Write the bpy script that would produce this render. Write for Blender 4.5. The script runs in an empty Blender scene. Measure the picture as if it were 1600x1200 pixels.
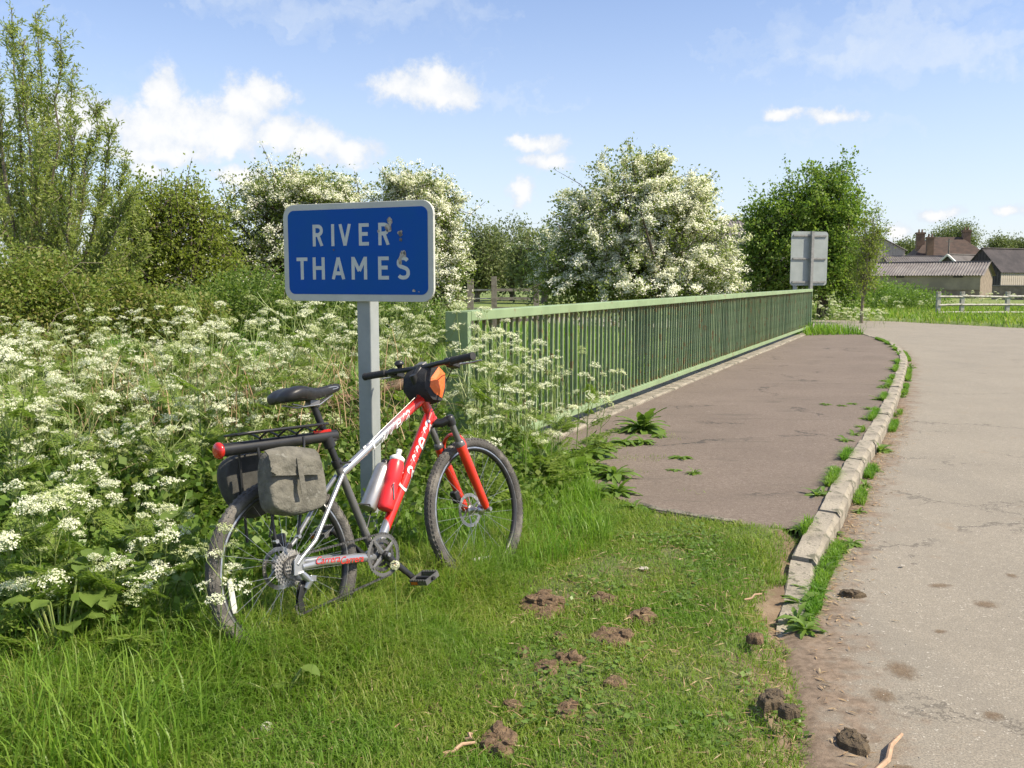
import bpy, math, random
import numpy as np
from mathutils import Vector, Matrix, noise as mnoise

# ------------------------------------------------------------------ camera, world, sun, exposure
SC = bpy.context.scene
FPX, CAM_H, PITCH = 1447.0, 1.40, math.atan(161 / 1447.0)
cam_data = bpy.data.cameras.new("camera"); cam = bpy.data.objects.new("camera", cam_data)
SC.collection.objects.link(cam)
cam.location = (0, 0, CAM_H); cam.rotation_euler = (math.pi / 2 - PITCH, 0, 0)
cam_data.sensor_width = 36.0; cam_data.lens = FPX / 1600 * 36.0
cam_data.clip_start = 0.05; cam_data.clip_end = 6000
SC.camera = cam
SUN_EL, SUN_AZ = math.radians(49), math.radians(108)      # azimuth from +Y (the view) towards +X
sun_d = bpy.data.lights.new("sun", 'SUN'); sun_d.energy = 4.6; sun_d.angle = math.radians(0.55)
sun_d.color = (1.0, 0.89, 0.71)
sun = bpy.data.objects.new("sun", sun_d); SC.collection.objects.link(sun)
sdir = Vector((math.sin(SUN_AZ) * math.cos(SUN_EL), math.cos(SUN_AZ) * math.cos(SUN_EL), math.sin(SUN_EL)))
sun.rotation_euler = sdir.to_track_quat('Z', 'Y').to_euler()
SC.view_settings.view_transform = 'Standard'; SC.view_settings.look = 'None'
SC.view_settings.gamma = 1.0; SC.view_settings.exposure = 0.75
SC.view_settings.use_curve_mapping = False
SC.cycles.use_adaptive_sampling = True; SC.cycles.adaptive_threshold = 0.025
SC.cycles.max_bounces = 4; SC.cycles.diffuse_bounces = 2; SC.cycles.glossy_bounces = 2; SC.cycles.transmission_bounces = 3; SC.cycles.transparent_max_bounces = 4

class NT:
    """small node-tree helper"""
    def __init__(s, tree): s.t = tree; s.n = tree.nodes; s.l = tree.links
    def new(s, typ, **kw):
        n = s.n.new(typ)
        for k, v in kw.items(): setattr(n, k, v)
        return n
    def put(s, sock, v):
        if isinstance(v, bpy.types.NodeSocket): s.l.new(v, sock)
        else: sock.default_value = v
    def math(s, op, a, b=None, c=None, clamp=False):
        n = s.new('ShaderNodeMath', operation=op); n.use_clamp = clamp; s.put(n.inputs[0], a)
        if b is not None: s.put(n.inputs[1], b)
        if c is not None: s.put(n.inputs[2], c)
        return n.outputs[0]
    def vmath(s, op, a, b=None, out=0):
        n = s.new('ShaderNodeVectorMath', operation=op); s.put(n.inputs[0], a)
        if b is not None: s.put(n.inputs[1], b)
        return n.outputs[out]
    def noise(s, vec, scale, detail=4, rough=0.55, out=0):
        n = s.new('ShaderNodeTexNoise'); n.inputs['Scale'].default_value = scale
        n.inputs['Detail'].default_value = detail; n.inputs['Roughness'].default_value = rough
        if vec is not None: s.put(n.inputs['Vector'], vec)
        return n.outputs[out]
    def mix(s, f, a, b, blend='MIX'):
        n = s.new('ShaderNodeMix', data_type='RGBA', blend_type=blend)
        s.put(n.inputs[0], f); s.put(n.inputs[6], a); s.put(n.inputs[7], b)
        return n.outputs[2]
    def ramp(s, f, lo, hi, a=0.0, b=1.0):
        n = s.new('ShaderNodeMapRange'); n.clamp = True; n.interpolation_type = 'SMOOTHSTEP'
        s.put(n.inputs[0], f); n.inputs[1].default_value = lo; n.inputs[2].default_value = hi
        n.inputs[3].default_value = a; n.inputs[4].default_value = b
        return n.outputs[0]

def pix_dir(px, py):
    dx = (px - 800) / FPX; u = (600 - py) / FPX
    return Vector((dx, math.cos(PITCH) + u * math.sin(PITCH), -math.sin(PITCH) + u * math.cos(PITCH)))

world = bpy.data.worlds.new("World"); SC.world = world; world.use_nodes = True
def build_world():
    w = NT(world.node_tree); w.n.clear()
    sky = w.new('ShaderNodeTexSky'); sky.sky_type = 'NISHITA'; sky.sun_disc = False
    sky.sun_elevation = SUN_EL; sky.sun_rotation = SUN_AZ
    sky.air_density = 1.0; sky.dust_density = 0.6; sky.ozone_density = 2.0; sky.altitude = 50
    tc = w.new('ShaderNodeTexCoord'); d = tc.outputs['Generated']
    sep = w.new('ShaderNodeSeparateXYZ'); w.put(sep.inputs[0], d)
    az = w.math('ARCTAN2', sep.outputs[0], sep.outputs[1]); el = w.math('ARCSINE', sep.outputs[2])
    comb = w.new('ShaderNodeCombineXYZ'); w.put(comb.inputs[0], az); w.put(comb.inputs[1], el)
    ae = comb.outputs[0]
    warp = w.noise(d, 26, 5, 0.6, out=1)
    wv = w.vmath('MULTIPLY', w.vmath('SUBTRACT', warp, (0.5, 0.5, 0.5)), (0.045, 0.03, 0.0))
    aew = w.vmath('ADD', ae, wv)
    # cumulus: heaps of rounded lobes with flat bases (direction, half width, half height in degrees)
    heaps = [(245, 205, 3.0, 1.7), (257, 160, 0.95, 1.9), (300, 195, 2.6, 1.5), (345, 205, 2.6, 1.6),
             (385, 165, 1.6, 1.5), (410, 150, 1.7, 1.1), (445, 212, 2.8, 1.0), (500, 222, 2.2, 0.9), (548, 238, 1.9, 0.9),
             (655, 138, 2.9, 1.0), (672, 125, 1.6, 1.0), (705, 152, 1.4, .9), (845, 222, 1.5, .5),
             (852, 250, 1.5, .6), (818, 300, .9, .9), (1222, 175, 1.2, .42), (1305, 181, 1.5, .42),
             (1573, 325, .6, .35), (1468, 332, 1.1, .4), (1408, 362, .8, .5), (222, 268, 1.2, .7), (380, 275, 1.2, .6),
             (250, 240, 3.4, .7), (120, 180, 3.0, 1.2)]
    rnd = random.Random(5)
    H = []
    for px, py, ra, re in heaps:
        v = pix_dir(px, py).normalized()
        H.append((math.atan2(v.x, v.y), math.asin(v.z), math.radians(ra), math.radians(re)))
    for k in range(9):                                   # the same fair-weather heaps go on all round the horizon
        a0 = 0.8 + k * (2 * math.pi - 1.6) / 8; e0 = rnd.uniform(.08, .25)
        for j in range(1):
            H.append((((a0 + rnd.uniform(-.06, .06) + math.pi) % (2 * math.pi)) - math.pi, e0 + rnd.uniform(-.02, .02), rnd.uniform(.05, .10), rnd.uniform(.018, .034)))
    dm = None
    for a0, e0, ra, re in H:
        q = w.vmath('MULTIPLY', w.vmath('SUBTRACT', aew, (a0, e0, 0)), (1 / ra, 1 / re, 0))
        ln = w.vmath('LENGTH', q, out=1)
        if dm is None: dm = ln
        else:
            n = w.new('ShaderNodeMath', operation='SMOOTH_MIN'); w.put(n.inputs[0], dm); w.put(n.inputs[1], ln); n.inputs[2].default_value = 0.25
            dm = n.outputs[0]
    fine = w.noise(d, 70, 6, 0.62)
    dens = w.math('ADD', w.math('SUBTRACT', 1.36, dm), w.math('MULTIPLY', w.math('SUBTRACT', fine, 0.5), 1.5))
    cum = w.ramp(dens, 0.0, 0.75, 0.0, 0.93)
    # thin high streaks and milky veil
    st = w.vmath('MULTIPLY', ae, (2.2, 9.0, 1.0)); st = w.vmath('ADD', st, w.vmath('MULTIPLY', warp, (0.5, 0.9, 0)))
    cir = w.ramp(w.noise(st, 1.3, 4, 0.5), 0.40, 0.76, 0.0, 0.72)
    veil = w.ramp(el, 0.0, 0.34, 0.50, 0.06)
    cmask = w.math('MAXIMUM', cir, veil)
    big = w.noise(d, 34, 4, 0.5)
    body = w.ramp(w.math('ADD', dens, w.math('MULTIPLY', w.math('SUBTRACT', big, .5), 1.4)), .1, 1.25)
    ccol = w.mix(body, (4.4, 4.75, 5.3, 1), (5.9, 5.85, 5.75, 1))
    col = w.mix(cmask, w.mix(1.0, sky.outputs[0], (1.05, 1.01, 1.1, 1), 'MULTIPLY'), (4.55, 5.0, 5.6, 1))
    col = w.mix(cum, col, ccol)
    bg = w.new('ShaderNodeBackground'); w.put(bg.inputs[0], col); bg.inputs[1].default_value = 0.105
    out = w.new('ShaderNodeOutputWorld'); w.l.new(bg.outputs[0], out.inputs[0])
build_world()
world.cycles.sampling_method = 'MANUAL'; world.cycles.sample_map_resolution = 512

# ------------------------------------------------------------------ helpers
COL = SC.collection
def at(px, py, z=0.0):
    d = pix_dir(px, py); t = (z - CAM_H) / d.z
    return Vector((d.x * t, d.y * t, z))
def atY(px, py, Y):
    d = pix_dir(px, py); t = Y / d.y
    return Vector((d.x * t, Y, CAM_H + d.z * t))

def link(o, parent=None):
    COL.objects.link(o)
    if parent is not None: o.parent = parent
    return o
def tag(o, label=None, cat=None, group=None, kind=None):
    if label: o['label'] = label
    if cat: o['category'] = cat
    if group: o['group'] = group
    if kind: o['kind'] = kind
    return o
def empty(name, loc=(0, 0, 0), rz=0.0, parent=None):
    o = bpy.data.objects.new(name, None); o.location = loc; o.rotation_euler = (0, 0, rz); o.empty_display_size = .1
    return link(o, parent)
def new_mesh(name, verts, faces, mats=(), smooth=False, fmat=None):
    me = bpy.data.meshes.new(name)
    if isinstance(faces, np.ndarray):
        v = np.asarray(verts, dtype=np.float32); k = faces.shape[1]; n = faces.shape[0]
        me.vertices.add(len(v)); me.vertices.foreach_set('co', v.ravel())
        me.loops.add(n * k); me.loops.foreach_set('vertex_index', faces.astype(np.int32).ravel())
        me.polygons.add(n); me.polygons.foreach_set('loop_start', np.arange(0, n * k, k, dtype=np.int32))
        me.polygons.foreach_set('loop_total', np.full(n, k, dtype=np.int32)); me.update(calc_edges=True)
    else:
        me.from_pydata([tuple(p) for p in verts], [], faces); me.update()
    for m in (mats if isinstance(mats, (list, tuple)) else [mats]): me.materials.append(m)
    if smooth:
        me.polygons.foreach_set('use_smooth', np.ones(len(me.polygons), dtype=bool))
        if not isinstance(faces, np.ndarray): me.set_sharp_from_angle(angle=math.radians(50))
    if fmat is not None: me.polygons.foreach_set('material_index', np.asarray(fmat, dtype=np.int32))
    return me
def mobj(name, me, parent=None, loc=None, rot=None, mat4=None):
    o = bpy.data.objects.new(name, me)
    if loc is not None: o.location = loc
    if rot is not None: o.rotation_euler = rot
    if mat4 is not None: o.matrix_basis = mat4
    return link(o, parent)

class MB:
    """collects shapes into ONE mesh"""
    def __init__(s): s.v = []; s.f = []
    def add(s, vs, fs):
        b = len(s.v); s.v += [tuple(p) for p in vs]; s.f += [tuple(i + b for i in f) for f in fs]; return s
    def box(s, c, d, m=None):
        vs = [Vector((x * d[0] / 2, y * d[1] / 2, z * d[2] / 2)) for x in (-1, 1) for y in (-1, 1) for z in (-1, 1)]
        if m is not None: vs = [m @ p for p in vs]
        vs = [p + Vector(c) for p in vs]
        return s.add(vs, [(0, 1, 3, 2), (4, 6, 7, 5), (0, 4, 5, 1), (2, 3, 7, 6), (0, 2, 6, 4), (1, 5, 7, 3)])
    def tube(s, pts, r, n=8, cap=True, flat=1.0, up=None):
        pts = [Vector(p) for p in pts]; k = len(pts)
        rs = r if isinstance(r, (list, tuple)) else [r] * k
        ref = Vector(up) if up is not None else None; vs = []
        pn = None
        for i, p in enumerate(pts):
            t = (pts[min(i + 1, k - 1)] - pts[max(i - 1, 0)]).normalized()
            if ref is not None: a = ref - t * ref.dot(t)
            elif pn is None: a = t.orthogonal()
            else: a = pn - t * pn.dot(t)
            a.normalize(); pn = a; b = t.cross(a)
            for j in range(n):
                an = 2 * math.pi * j / n
                vs.append(p + (a * math.cos(an) * flat + b * math.sin(an)) * rs[i])
        fs = []
        for i in range(k - 1):
            for j in range(n): fs.append((i * n + j, i * n + (j + 1) % n, (i + 1) * n + (j + 1) % n, (i + 1) * n + j))
        if cap: fs += [tuple(range(n - 1, -1, -1)), tuple((k - 1) * n + j for j in range(n))]
        return s.add(vs, fs)
    def lathe(s, prof, n=24, m=None, closed=False):
        """profile of (radius, height) about local Z"""
        vs = []; k = len(prof)
        for r, h in prof:
            for j in range(n):
                a = 2 * math.pi * j / n; p = Vector((r * math.cos(a), r * math.sin(a), h)); vs.append(m @ p if m is not None else p)
        fs = []
        for i in range(k if closed else k - 1):
            i2 = (i + 1) % k
            for j in range(n): fs.append((i * n + j, i * n + (j + 1) % n, i2 * n + (j + 1) % n, i2 * n + j))
        if not closed: fs += [tuple(range(n - 1, -1, -1)), tuple((k - 1) * n + j for j in range(n))]
        return s.add(vs, fs)
    def prism(s, poly, t, m=None):
        """2D polygon (x,y) pulled t along local Z"""
        n = len(poly); vs = [Vector((x, y, 0)) for x, y in poly] + [Vector((x, y, t)) for x, y in poly]
        if m is not None: vs = [m @ p for p in vs]
        return s.add(vs, [tuple(range(n - 1, -1, -1)), tuple(range(n, 2 * n))] + [(i, (i + 1) % n, n + (i + 1) % n, n + i) for i in range(n)])
    def ring(s, outer, inner, t, m=None):
        """flat ring between two loops with the same count"""
        n = len(outer); vs = []
        for z in (0, t):
            for L in (outer, inner): vs += [Vector((x, y, z)) for x, y in L]
        if m is not None: vs = [m @ p for p in vs]
        fs = []
        for i in range(n):
            j = (i + 1) % n
            fs += [(i, n + i, n + j, j), (2 * n + i, 2 * n + j, 3 * n + j, 3 * n + i), (i, j, 2 * n + j, 2 * n + i), (n + i, 3 * n + i, 3 * n + j, n + j)]
        return s.add(vs, fs)
    def mesh(s, name, mat, smooth=False): return new_mesh(name, s.v, s.f, mat, smooth)
    def build(s, name, mat, parent=None, smooth=False, bevel=0, autosmooth=False):
        o = mobj(name, s.mesh(name, mat, smooth), parent)
        if bevel:
            b = o.modifiers.new('bevel', 'BEVEL'); b.width = bevel; b.segments = 2; b.limit_method = 'ANGLE'
        return o

# ------------------------------------------------------------------ materials
def principled(name):
    m = bpy.data.materials.new(name); m.use_nodes = True; t = NT(m.node_tree)
    return m, t, t.n['Principled BSDF']
def pmat(name, c1, c2=None, scale=8.0, rough=0.6, metal=0.0, bump=0.0, bscale=None, coat=0.0, lo=.35, hi=.65, rough2=None, spec=0.5, speck=None):
    m, t, b = principled(name)
    tc = t.new('ShaderNodeTexCoord').outputs['Object']
    c2 = c2 or tuple(x * .8 for x in c1)
    f = t.ramp(t.noise(tc, scale, 6, .6), lo, hi)
    col = t.mix(f, (*c1, 1), (*c2, 1))
    if speck:
        sf = t.ramp(t.noise(tc, speck[1], 3, .6), speck[2], speck[2] + .08)
        col = t.mix(sf, col, (*speck[0], 1))
    t.put(b.inputs['Base Color'], col)
    if rough2 is not None: t.put(b.inputs['Roughness'], t.ramp(f, 0, 1, rough, rough2))
    else: b.inputs['Roughness'].default_value = rough
    b.inputs['Metallic'].default_value = metal; b.inputs['Coat Weight'].default_value = coat
    b.inputs['Specular IOR Level'].default_value = spec
    if bump:
        bn = t.new('ShaderNodeBump'); bn.inputs['Strength'].default_value = bump; bn.inputs['Distance'].default_value = .01
        t.put(bn.inputs['Height'], t.noise(tc, bscale or scale * 6, 4, .6)); t.put(b.inputs['Normal'], bn.outputs[0])
    return m
def leafmat(name, cols, trans=0.4, rough=0.5, spec=.3, patch=0):
    """foliage: every leaf (mesh island) takes its own tint; light passes through"""
    if max(map(max, cols)) < .36 and not patch: cols = [tuple(x * 1.14 for x in c) for c in cols]
    m, t, b = principled(name)
    g = t.new('ShaderNodeNewGeometry'); r = g.outputs['Random Per Island']
    cr = t.new('ShaderNodeValToRGB'); e = cr.color_ramp.elements
    while len(e) < len(cols): e.new(.5)
    for i, c in enumerate(cols): e[i].position = i / max(1, len(cols) - 1); e[i].color = (*c, 1)
    t.put(cr.inputs[0], r)
    leafcol = cr.outputs[0]
    if patch:                                                  # richer and poorer patches of turf
        pn = t.noise(t.new('ShaderNodeTexCoord').outputs['Object'], patch, 4, .65)
        leafcol = t.mix(1.0, leafcol, t.mix(t.ramp(pn, .34, .66), (.76, .98, .72, 1), (1.22, 1.18, 1.15, 1)), 'MULTIPLY')
    t.put(b.inputs['Base Color'], leafcol); b.inputs['Roughness'].default_value = rough; b.inputs['Specular IOR Level'].default_value = spec
    tr = t.new('ShaderNodeBsdfTranslucent'); t.put(tr.inputs[0], t.mix(1.0, leafcol, (1.15, 1.25, .7, 1), 'MULTIPLY'))
    mx = t.new('ShaderNodeMixShader'); mx.inputs[0].default_value = trans
    t.l.new(b.outputs[0], mx.inputs[1]); t.l.new(tr.outputs[0], mx.inputs[2])
    t.l.new(mx.outputs[0], t.n['Material Output'].inputs[0])
    return m

M = {}
M['grass'] = leafmat('grass_blades', [(.145, .23, .028), (.19, .275, .038), (.235, .305, .058), (.168, .252, .036), (.37, .34, .14)], .48, .45, patch=1.7)
M['grass_long'] = leafmat('long_grass_blades', [(.125, .225, .024), (.165, .28, .036), (.205, .305, .05), (.145, .25, .032)], .48, .42, patch=1.2)
M['dry'] = leafmat('dry_stalks', [(.33, .22, .12), (.42, .31, .18), (.26, .16, .09), (.48, .40, .25)], .15, .7)
M['weed'] = leafmat('weed_leaves', [(.095, .17, .028), (.13, .21, .038), (.165, .25, .045)], .4, .42, .4)
M['dark_leaf'] = leafmat('undergrowth_leaves', [(.08, .145, .028), (.11, .18, .035), (.145, .21, .045), (.175, .22, .055)], .42, .45)
M['bramble'] = leafmat('bramble_leaves', [(.12, .18, .038), (.165, .22, .045), (.21, .25, .06), (.25, .22, .085)], .42, .5)
M['parsley_leaf'] = leafmat('parsley_leaves', [(.14, .215, .038), (.18, .255, .05), (.225, .29, .065)], .48, .5)
M['parsley_stem'] = pmat('parsley_stem', (.16, .24, .06), (.24, .27, .09), 30, .5)
M['floret'] = leafmat('parsley_florets', [(.80, .80, .66), (.84, .84, .72), (.74, .76, .56), (.86, .86, .76)], .35, .7, .2)
M['hawthorn_leaf'] = leafmat('hawthorn_leaves', [(.115, .165, .04), (.145, .195, .05), (.175, .22, .06), (.215, .25, .075)], .42, .5)
M['blossom'] = leafmat('hawthorn_blossom', [(.80, .79, .68), (.84, .83, .74), (.75, .76, .62)], .3, .7, .2)
M['willow_leaf'] = leafmat('willow_leaves', [(.19, .25, .065), (.23, .285, .08), (.275, .32, .10), (.32, .35, .13)], .5, .45)
M['tree_leaf'] = leafmat('maple_leaves', [(.10, .175, .03), (.135, .215, .038), (.175, .255, .05), (.22, .285, .06)], .45, .45)
M['green_leaf'] = leafmat('green_shrub_leaves', [(.15, .20, .035), (.195, .24, .045), (.24, .275, .06)], .48, .5)
M['far_leaf'] = leafmat('far_willow_leaves', [(.12, .155, .06), (.145, .18, .07), (.175, .205, .085)], .3, .6)
M['bark'] = pmat('bark', (.11, .085, .06), (.055, .045, .035), 14, .9, bump=.6, bscale=40)
M['willow_bark'] = pmat('willow_bark', (.20, .17, .12), (.12, .10, .07), 14, .9, bump=.4)
M['concrete'] = pmat('concrete', (.32, .285, .225), (.20, .178, .14), 4, .9, bump=.8, bscale=70, speck=((.115, .11, .075), 14, .55))
M['rail_green'] = pmat('green_paint', (.245, .335, .175), (.205, .285, .145), 3, .55, bump=.08, bscale=60, speck=((.20, .17, .09), 7, .62))
M['bar_green'] = pmat('green_bar_paint', (.165, .235, .115), (.215, .285, .155), 5, .6, speck=((.24, .14, .05), 12, .60))
M['grey_paint'] = pmat('grey_post_paint', (.30, .325, .32), (.25, .275, .27), 6, .45, bump=.05)
M['sign_grey'] = pmat('sign_border', (.52, .53, .48), (.45, .46, .42), 5, .5, speck=((.40, .40, .36), 20, .70))
M['sign_blue'] = pmat('sign_blue', (.003, .075, .36), (.004, .082, .33), 4, .5, spec=.15)
M['letter'] = pmat('sign_letters', (.54, .57, .55), (.48, .51, .49), 18, .5)
M['peel'] = pmat('peeled_metal', (.46, .43, .38), (.25, .21, .16), 60, .7, lo=.42, hi=.58)
M['peel_dark'] = pmat('peeled_dark', (.05, .05, .05), (.14, .13, .12), 80, .7)
M['alu_back'] = pmat('sign_back', (.30, .33, .32), (.26, .29, .28), 3, .5, metal=.0)
M['galv'] = pmat('galvanised', (.27, .27, .26), (.20, .20, .19), 12, .55)
M['rust_pipe'] = pmat('rusty_pipe', (.17, .10, .06), (.10, .065, .045), 10, .75, bump=.3)
M['white_wood'] = pmat('white_flaking_paint', (.42, .41, .36), (.24, .22, .18), 9, .8, lo=.5, hi=.62)
M['weathered'] = pmat('weathered_wood', (.24, .21, .17), (.15, .13, .10), 9, .9)
M['stick'] = pmat('stick_bark', (.46, .30, .19), (.33, .22, .14), 30, .8)
M['dung'] = pmat('dung', (.10, .063, .033), (.195, .13, .072), 38, .95, bump=1.0, bscale=130, lo=.4, hi=.62)
M['dung_dark'] = pmat('fresh_dung', (.065, .047, .028), (.12, .088, .05), 40, .9, bump=1.0, bscale=120)

def weather_bars():
    m = M['bar_green']; t = NT(m.node_tree); b = t.n['Principled BSDF']; old = b.inputs['Base Color'].links[0].from_socket
    oi = t.new('ShaderNodeObjectInfo'); tc = t.new('ShaderNodeTexCoord').outputs['Object']; off = t.vmath('ADD', tc, t.vmath('MULTIPLY', oi.outputs['Location'], (3.1, 2.3, 0)))
    col = t.mix(1.0, old, t.mix(oi.outputs['Random'], (.72, .74, .72, 1), (1.2, 1.15, 1.1, 1)), 'MULTIPLY')
    rust = t.ramp(t.noise(off, 7, 6, .7), .56, .64, 0, .85); sep = t.new('ShaderNodeSeparateXYZ'); t.put(sep.inputs[0], tc)
    weld = t.math('MULTIPLY', t.ramp(t.math('ABSOLUTE', sep.outputs[2]), .36, .47), t.ramp(t.noise(off, 16, 5, .7), .42, .58))
    t.put(b.inputs['Base Color'], t.mix(t.math('MAXIMUM', rust, weld), col, (.21, .125, .05, 1)))
weather_bars()

# ------------------------------------------------------------------ the setting: ground, road, pavement, kerb
EY = np.array([-8, 0, 2.0, 2.63, 3.05, 3.32, 3.62, 3.82, 4.15, 4.61, 4.85, 5.79, 7.02, 8.46, 10.81, 14.65, 16.79, 19.01, 21.43, 24.26, 26.0, 28.5, 31.0, 33, 36, 70])
EX = np.array([.1, .55, .84, .98, 1.09, 1.15, 1.21, 1.25, 1.34, 1.55, 1.68, 2.14, 2.70, 3.42, 4.53, 6.26, 7.20, 8.04, 8.78, 9.34, 9.30, 7.6, 3.5, -4, -30, -60])
yy = np.linspace(-8, 70, 1561); _ex = np.interp(yy, EY, EX)
_k = np.hanning(15); _k /= _k.sum(); _ex = np.convolve(np.pad(_ex, 7, 'edge'), _k, 'valid')
def edge_x(y): return np.interp(y, yy, _ex)
RA = np.array([-.37, 6.77]); RD = np.array([.4140, .9103]); RL = 20.9         # railing start, direction, length
RN = np.array([RD[1], -RD[0]])                                               # its normal towards the road
def rail_pt(s, off=0.0, z=0.0): p = RA + RD * s + RN * off; return Vector((p[0], p[1], z))
def rail_x(y): return RA[0] + (y - RA[1]) / RD[1] * RD[0]
VX = np.array([-60, 5, 12.2, 13.9, 15.9, 25, 60]); VY = np.array([46, 37, 34.7, 33.6, 28.8, 22, 2])   # near edge of the verge beyond the road
def verge_y(x): return np.interp(x, VX, VY)
def snoise(x, y, sc, seed=0.0):
    return np.array([mnoise.noise((a * sc, b * sc, seed)) for a, b in zip(np.ravel(x), np.ravel(y))]).reshape(np.shape(x))
def sstep(a, b, x): t = np.clip((x - a) / (b - a), 0, 1); return t * t * (3 - 2 * t)
NEARK = np.array([[.10, 8.6], [.22, 8.0], [.42, 7.3], [.55, 6.4], [.66, 5.9], [.85, 5.53], [1.22, 5.25], [1.5, 5.14], [1.68, 5.12]])
def pave_near(x): return np.interp(x, NEARK[:, 0], NEARK[:, 1])
def ground_z(x, y):
    x = np.asarray(x, float); y = np.asarray(y, float)
    d = x - edge_x(y)                                    # >0 on the road side
    z = np.zeros_like(d)
    wn = 1 - sstep(3.5, 4.3, y)                           # 1 where the verge runs out to the road without a kerb
    z = -(.13 * sstep(-.34, .03, d) + .03 * sstep(-.7, -.2, d) + .2 * sstep(.06, .3, d)) * wn
    z = z - (1 - wn) * np.where(d > -.055, .30, 0)
    z = z - .075 * sstep(-.30, -.16, d) * sstep(3.6, 4.0, y) * (1 - sstep(5.2, 5.4, y))
    rx = rail_x(y)
    inpave = (y > pave_near(x) + .02) & (x > rx) & (d <= -.045) & (y < 26.2)
    z = np.where(inpave, -.05, z)
    left = (rx - x) * RD[1]                               # metres behind the railing
    z = z - np.where(y > 6.6, .55 * sstep(.35, 2.2, left) * sstep(6.6, 9.0, y), 0) * (1 - sstep(4, 9, left))
    far = y > verge_y(x)
    z = np.where(far, np.minimum(.0, -.16 + .2 * (y - verge_y(x))), z)
    far2 = np.maximum(0, np.hypot(x, y) - 60)
    return z
def build_ground():
    rng = np.random.default_rng(3)
    def axis(lo, hi, f, outs):
        a = list(np.arange(lo, hi, f))
        for step, end in outs[1]: a += list(np.arange(a[-1] + step, end, step))
        b = []
        p = lo
        for step, end in outs[0]:
            while p > end: p -= step; b.append(p)
        return np.array(b[::-1] + a)
    xs = axis(-5, 10.5, .07, ([(1, -20), (10, -120), (250, -3000)], [(.35, 26), (3, 60), (20, 200), (250, 3000)]))
    ys = axis(-1, 27, .08, ([(2, -20), (20, -200), (250, -3000)], [(.3, 48), (3, 90), (20, 300), (250, 4000)]))
    X, Y = np.meshgrid(xs, ys); Z = ground_z(X, Y)
    nearm = (X > -6) & (X < 11) & (Y > -3) & (Y < 28)
    nz = np.zeros_like(Z); nz[nearm] = snoise(X[nearm], Y[nearm], 1.7) * .03 + snoise(X[nearm], Y[nearm], 6) * .008
    Z = Z + nz
    nx = len(xs); idx = np.arange(len(xs) * len(ys)).reshape(len(ys), nx)
    f = np.stack([idx[:-1, :-1], idx[:-1, 1:], idx[1:, 1:], idx[1:, :-1]], -1).reshape(-1, 4)
    m, t, b = principled('soil_and_turf')
    tc = t.new('ShaderNodeTexCoord').outputs['Object']
    soil = t.mix(t.ramp(t.noise(tc, 9, 6, .65), .35, .65), (.13, .088, .053, 1), (.21, .155, .10, 1))
    turf = t.mix(t.ramp(t.noise(tc, 3, 6, .6), .3, .7), (.085, .115, .03, 1), (.13, .145, .05, 1))
    near = t.mix(t.ramp(t.noise(tc, 2.1, 5, .7), .50, .66), turf, soil)
    sep = t.new('ShaderNodeSeparateXYZ'); t.put(sep.inputs[0], tc)
    field = t.mix(t.ramp(t.noise(tc, .05, 4, .6), .35, .65), (.12, .18, .035, 1), (.20, .23, .06, 1))
    field = t.mix(t.ramp(t.noise(tc, 1.3, 5, .7), .4, .7), field, (.085, .13, .03, 1))
    ea = t.new('ShaderNodeAttribute', attribute_name='edge').outputs['Fac']
    near = t.mix(t.ramp(t.math('ADD', ea, t.math('MULTIPLY', t.math('SUBTRACT', t.noise(tc, 7, 6, .7), .5), .6)), -.42, -.18), near, soil)
    t.put(b.inputs['Base Color'], t.mix(t.ramp(sep.outputs[1], 9, 14), near, field)); b.inputs['Roughness'].default_value = .95
    bn = t.new('ShaderNodeBump'); bn.inputs['Strength'].default_value = .6; bn.inputs['Distance'].default_value = .03
    t.put(bn.inputs['Height'], t.noise(tc, 26, 6, .7)); t.put(b.inputs['Normal'], bn.outputs[0])
    me = new_mesh('ground', np.stack([X, Y, Z], -1).reshape(-1, 3), f, m, True)
    a = me.attributes.new('edge', 'FLOAT', 'POINT'); a.data.foreach_set('value', np.clip(X - edge_x(Y), -4, 0).ravel().astype(np.float32))
    o = mobj('ground', me)
    tag(o, 'green grassy ground of the verge, bank and fields', None, None, 'structure')
build_ground()

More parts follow.
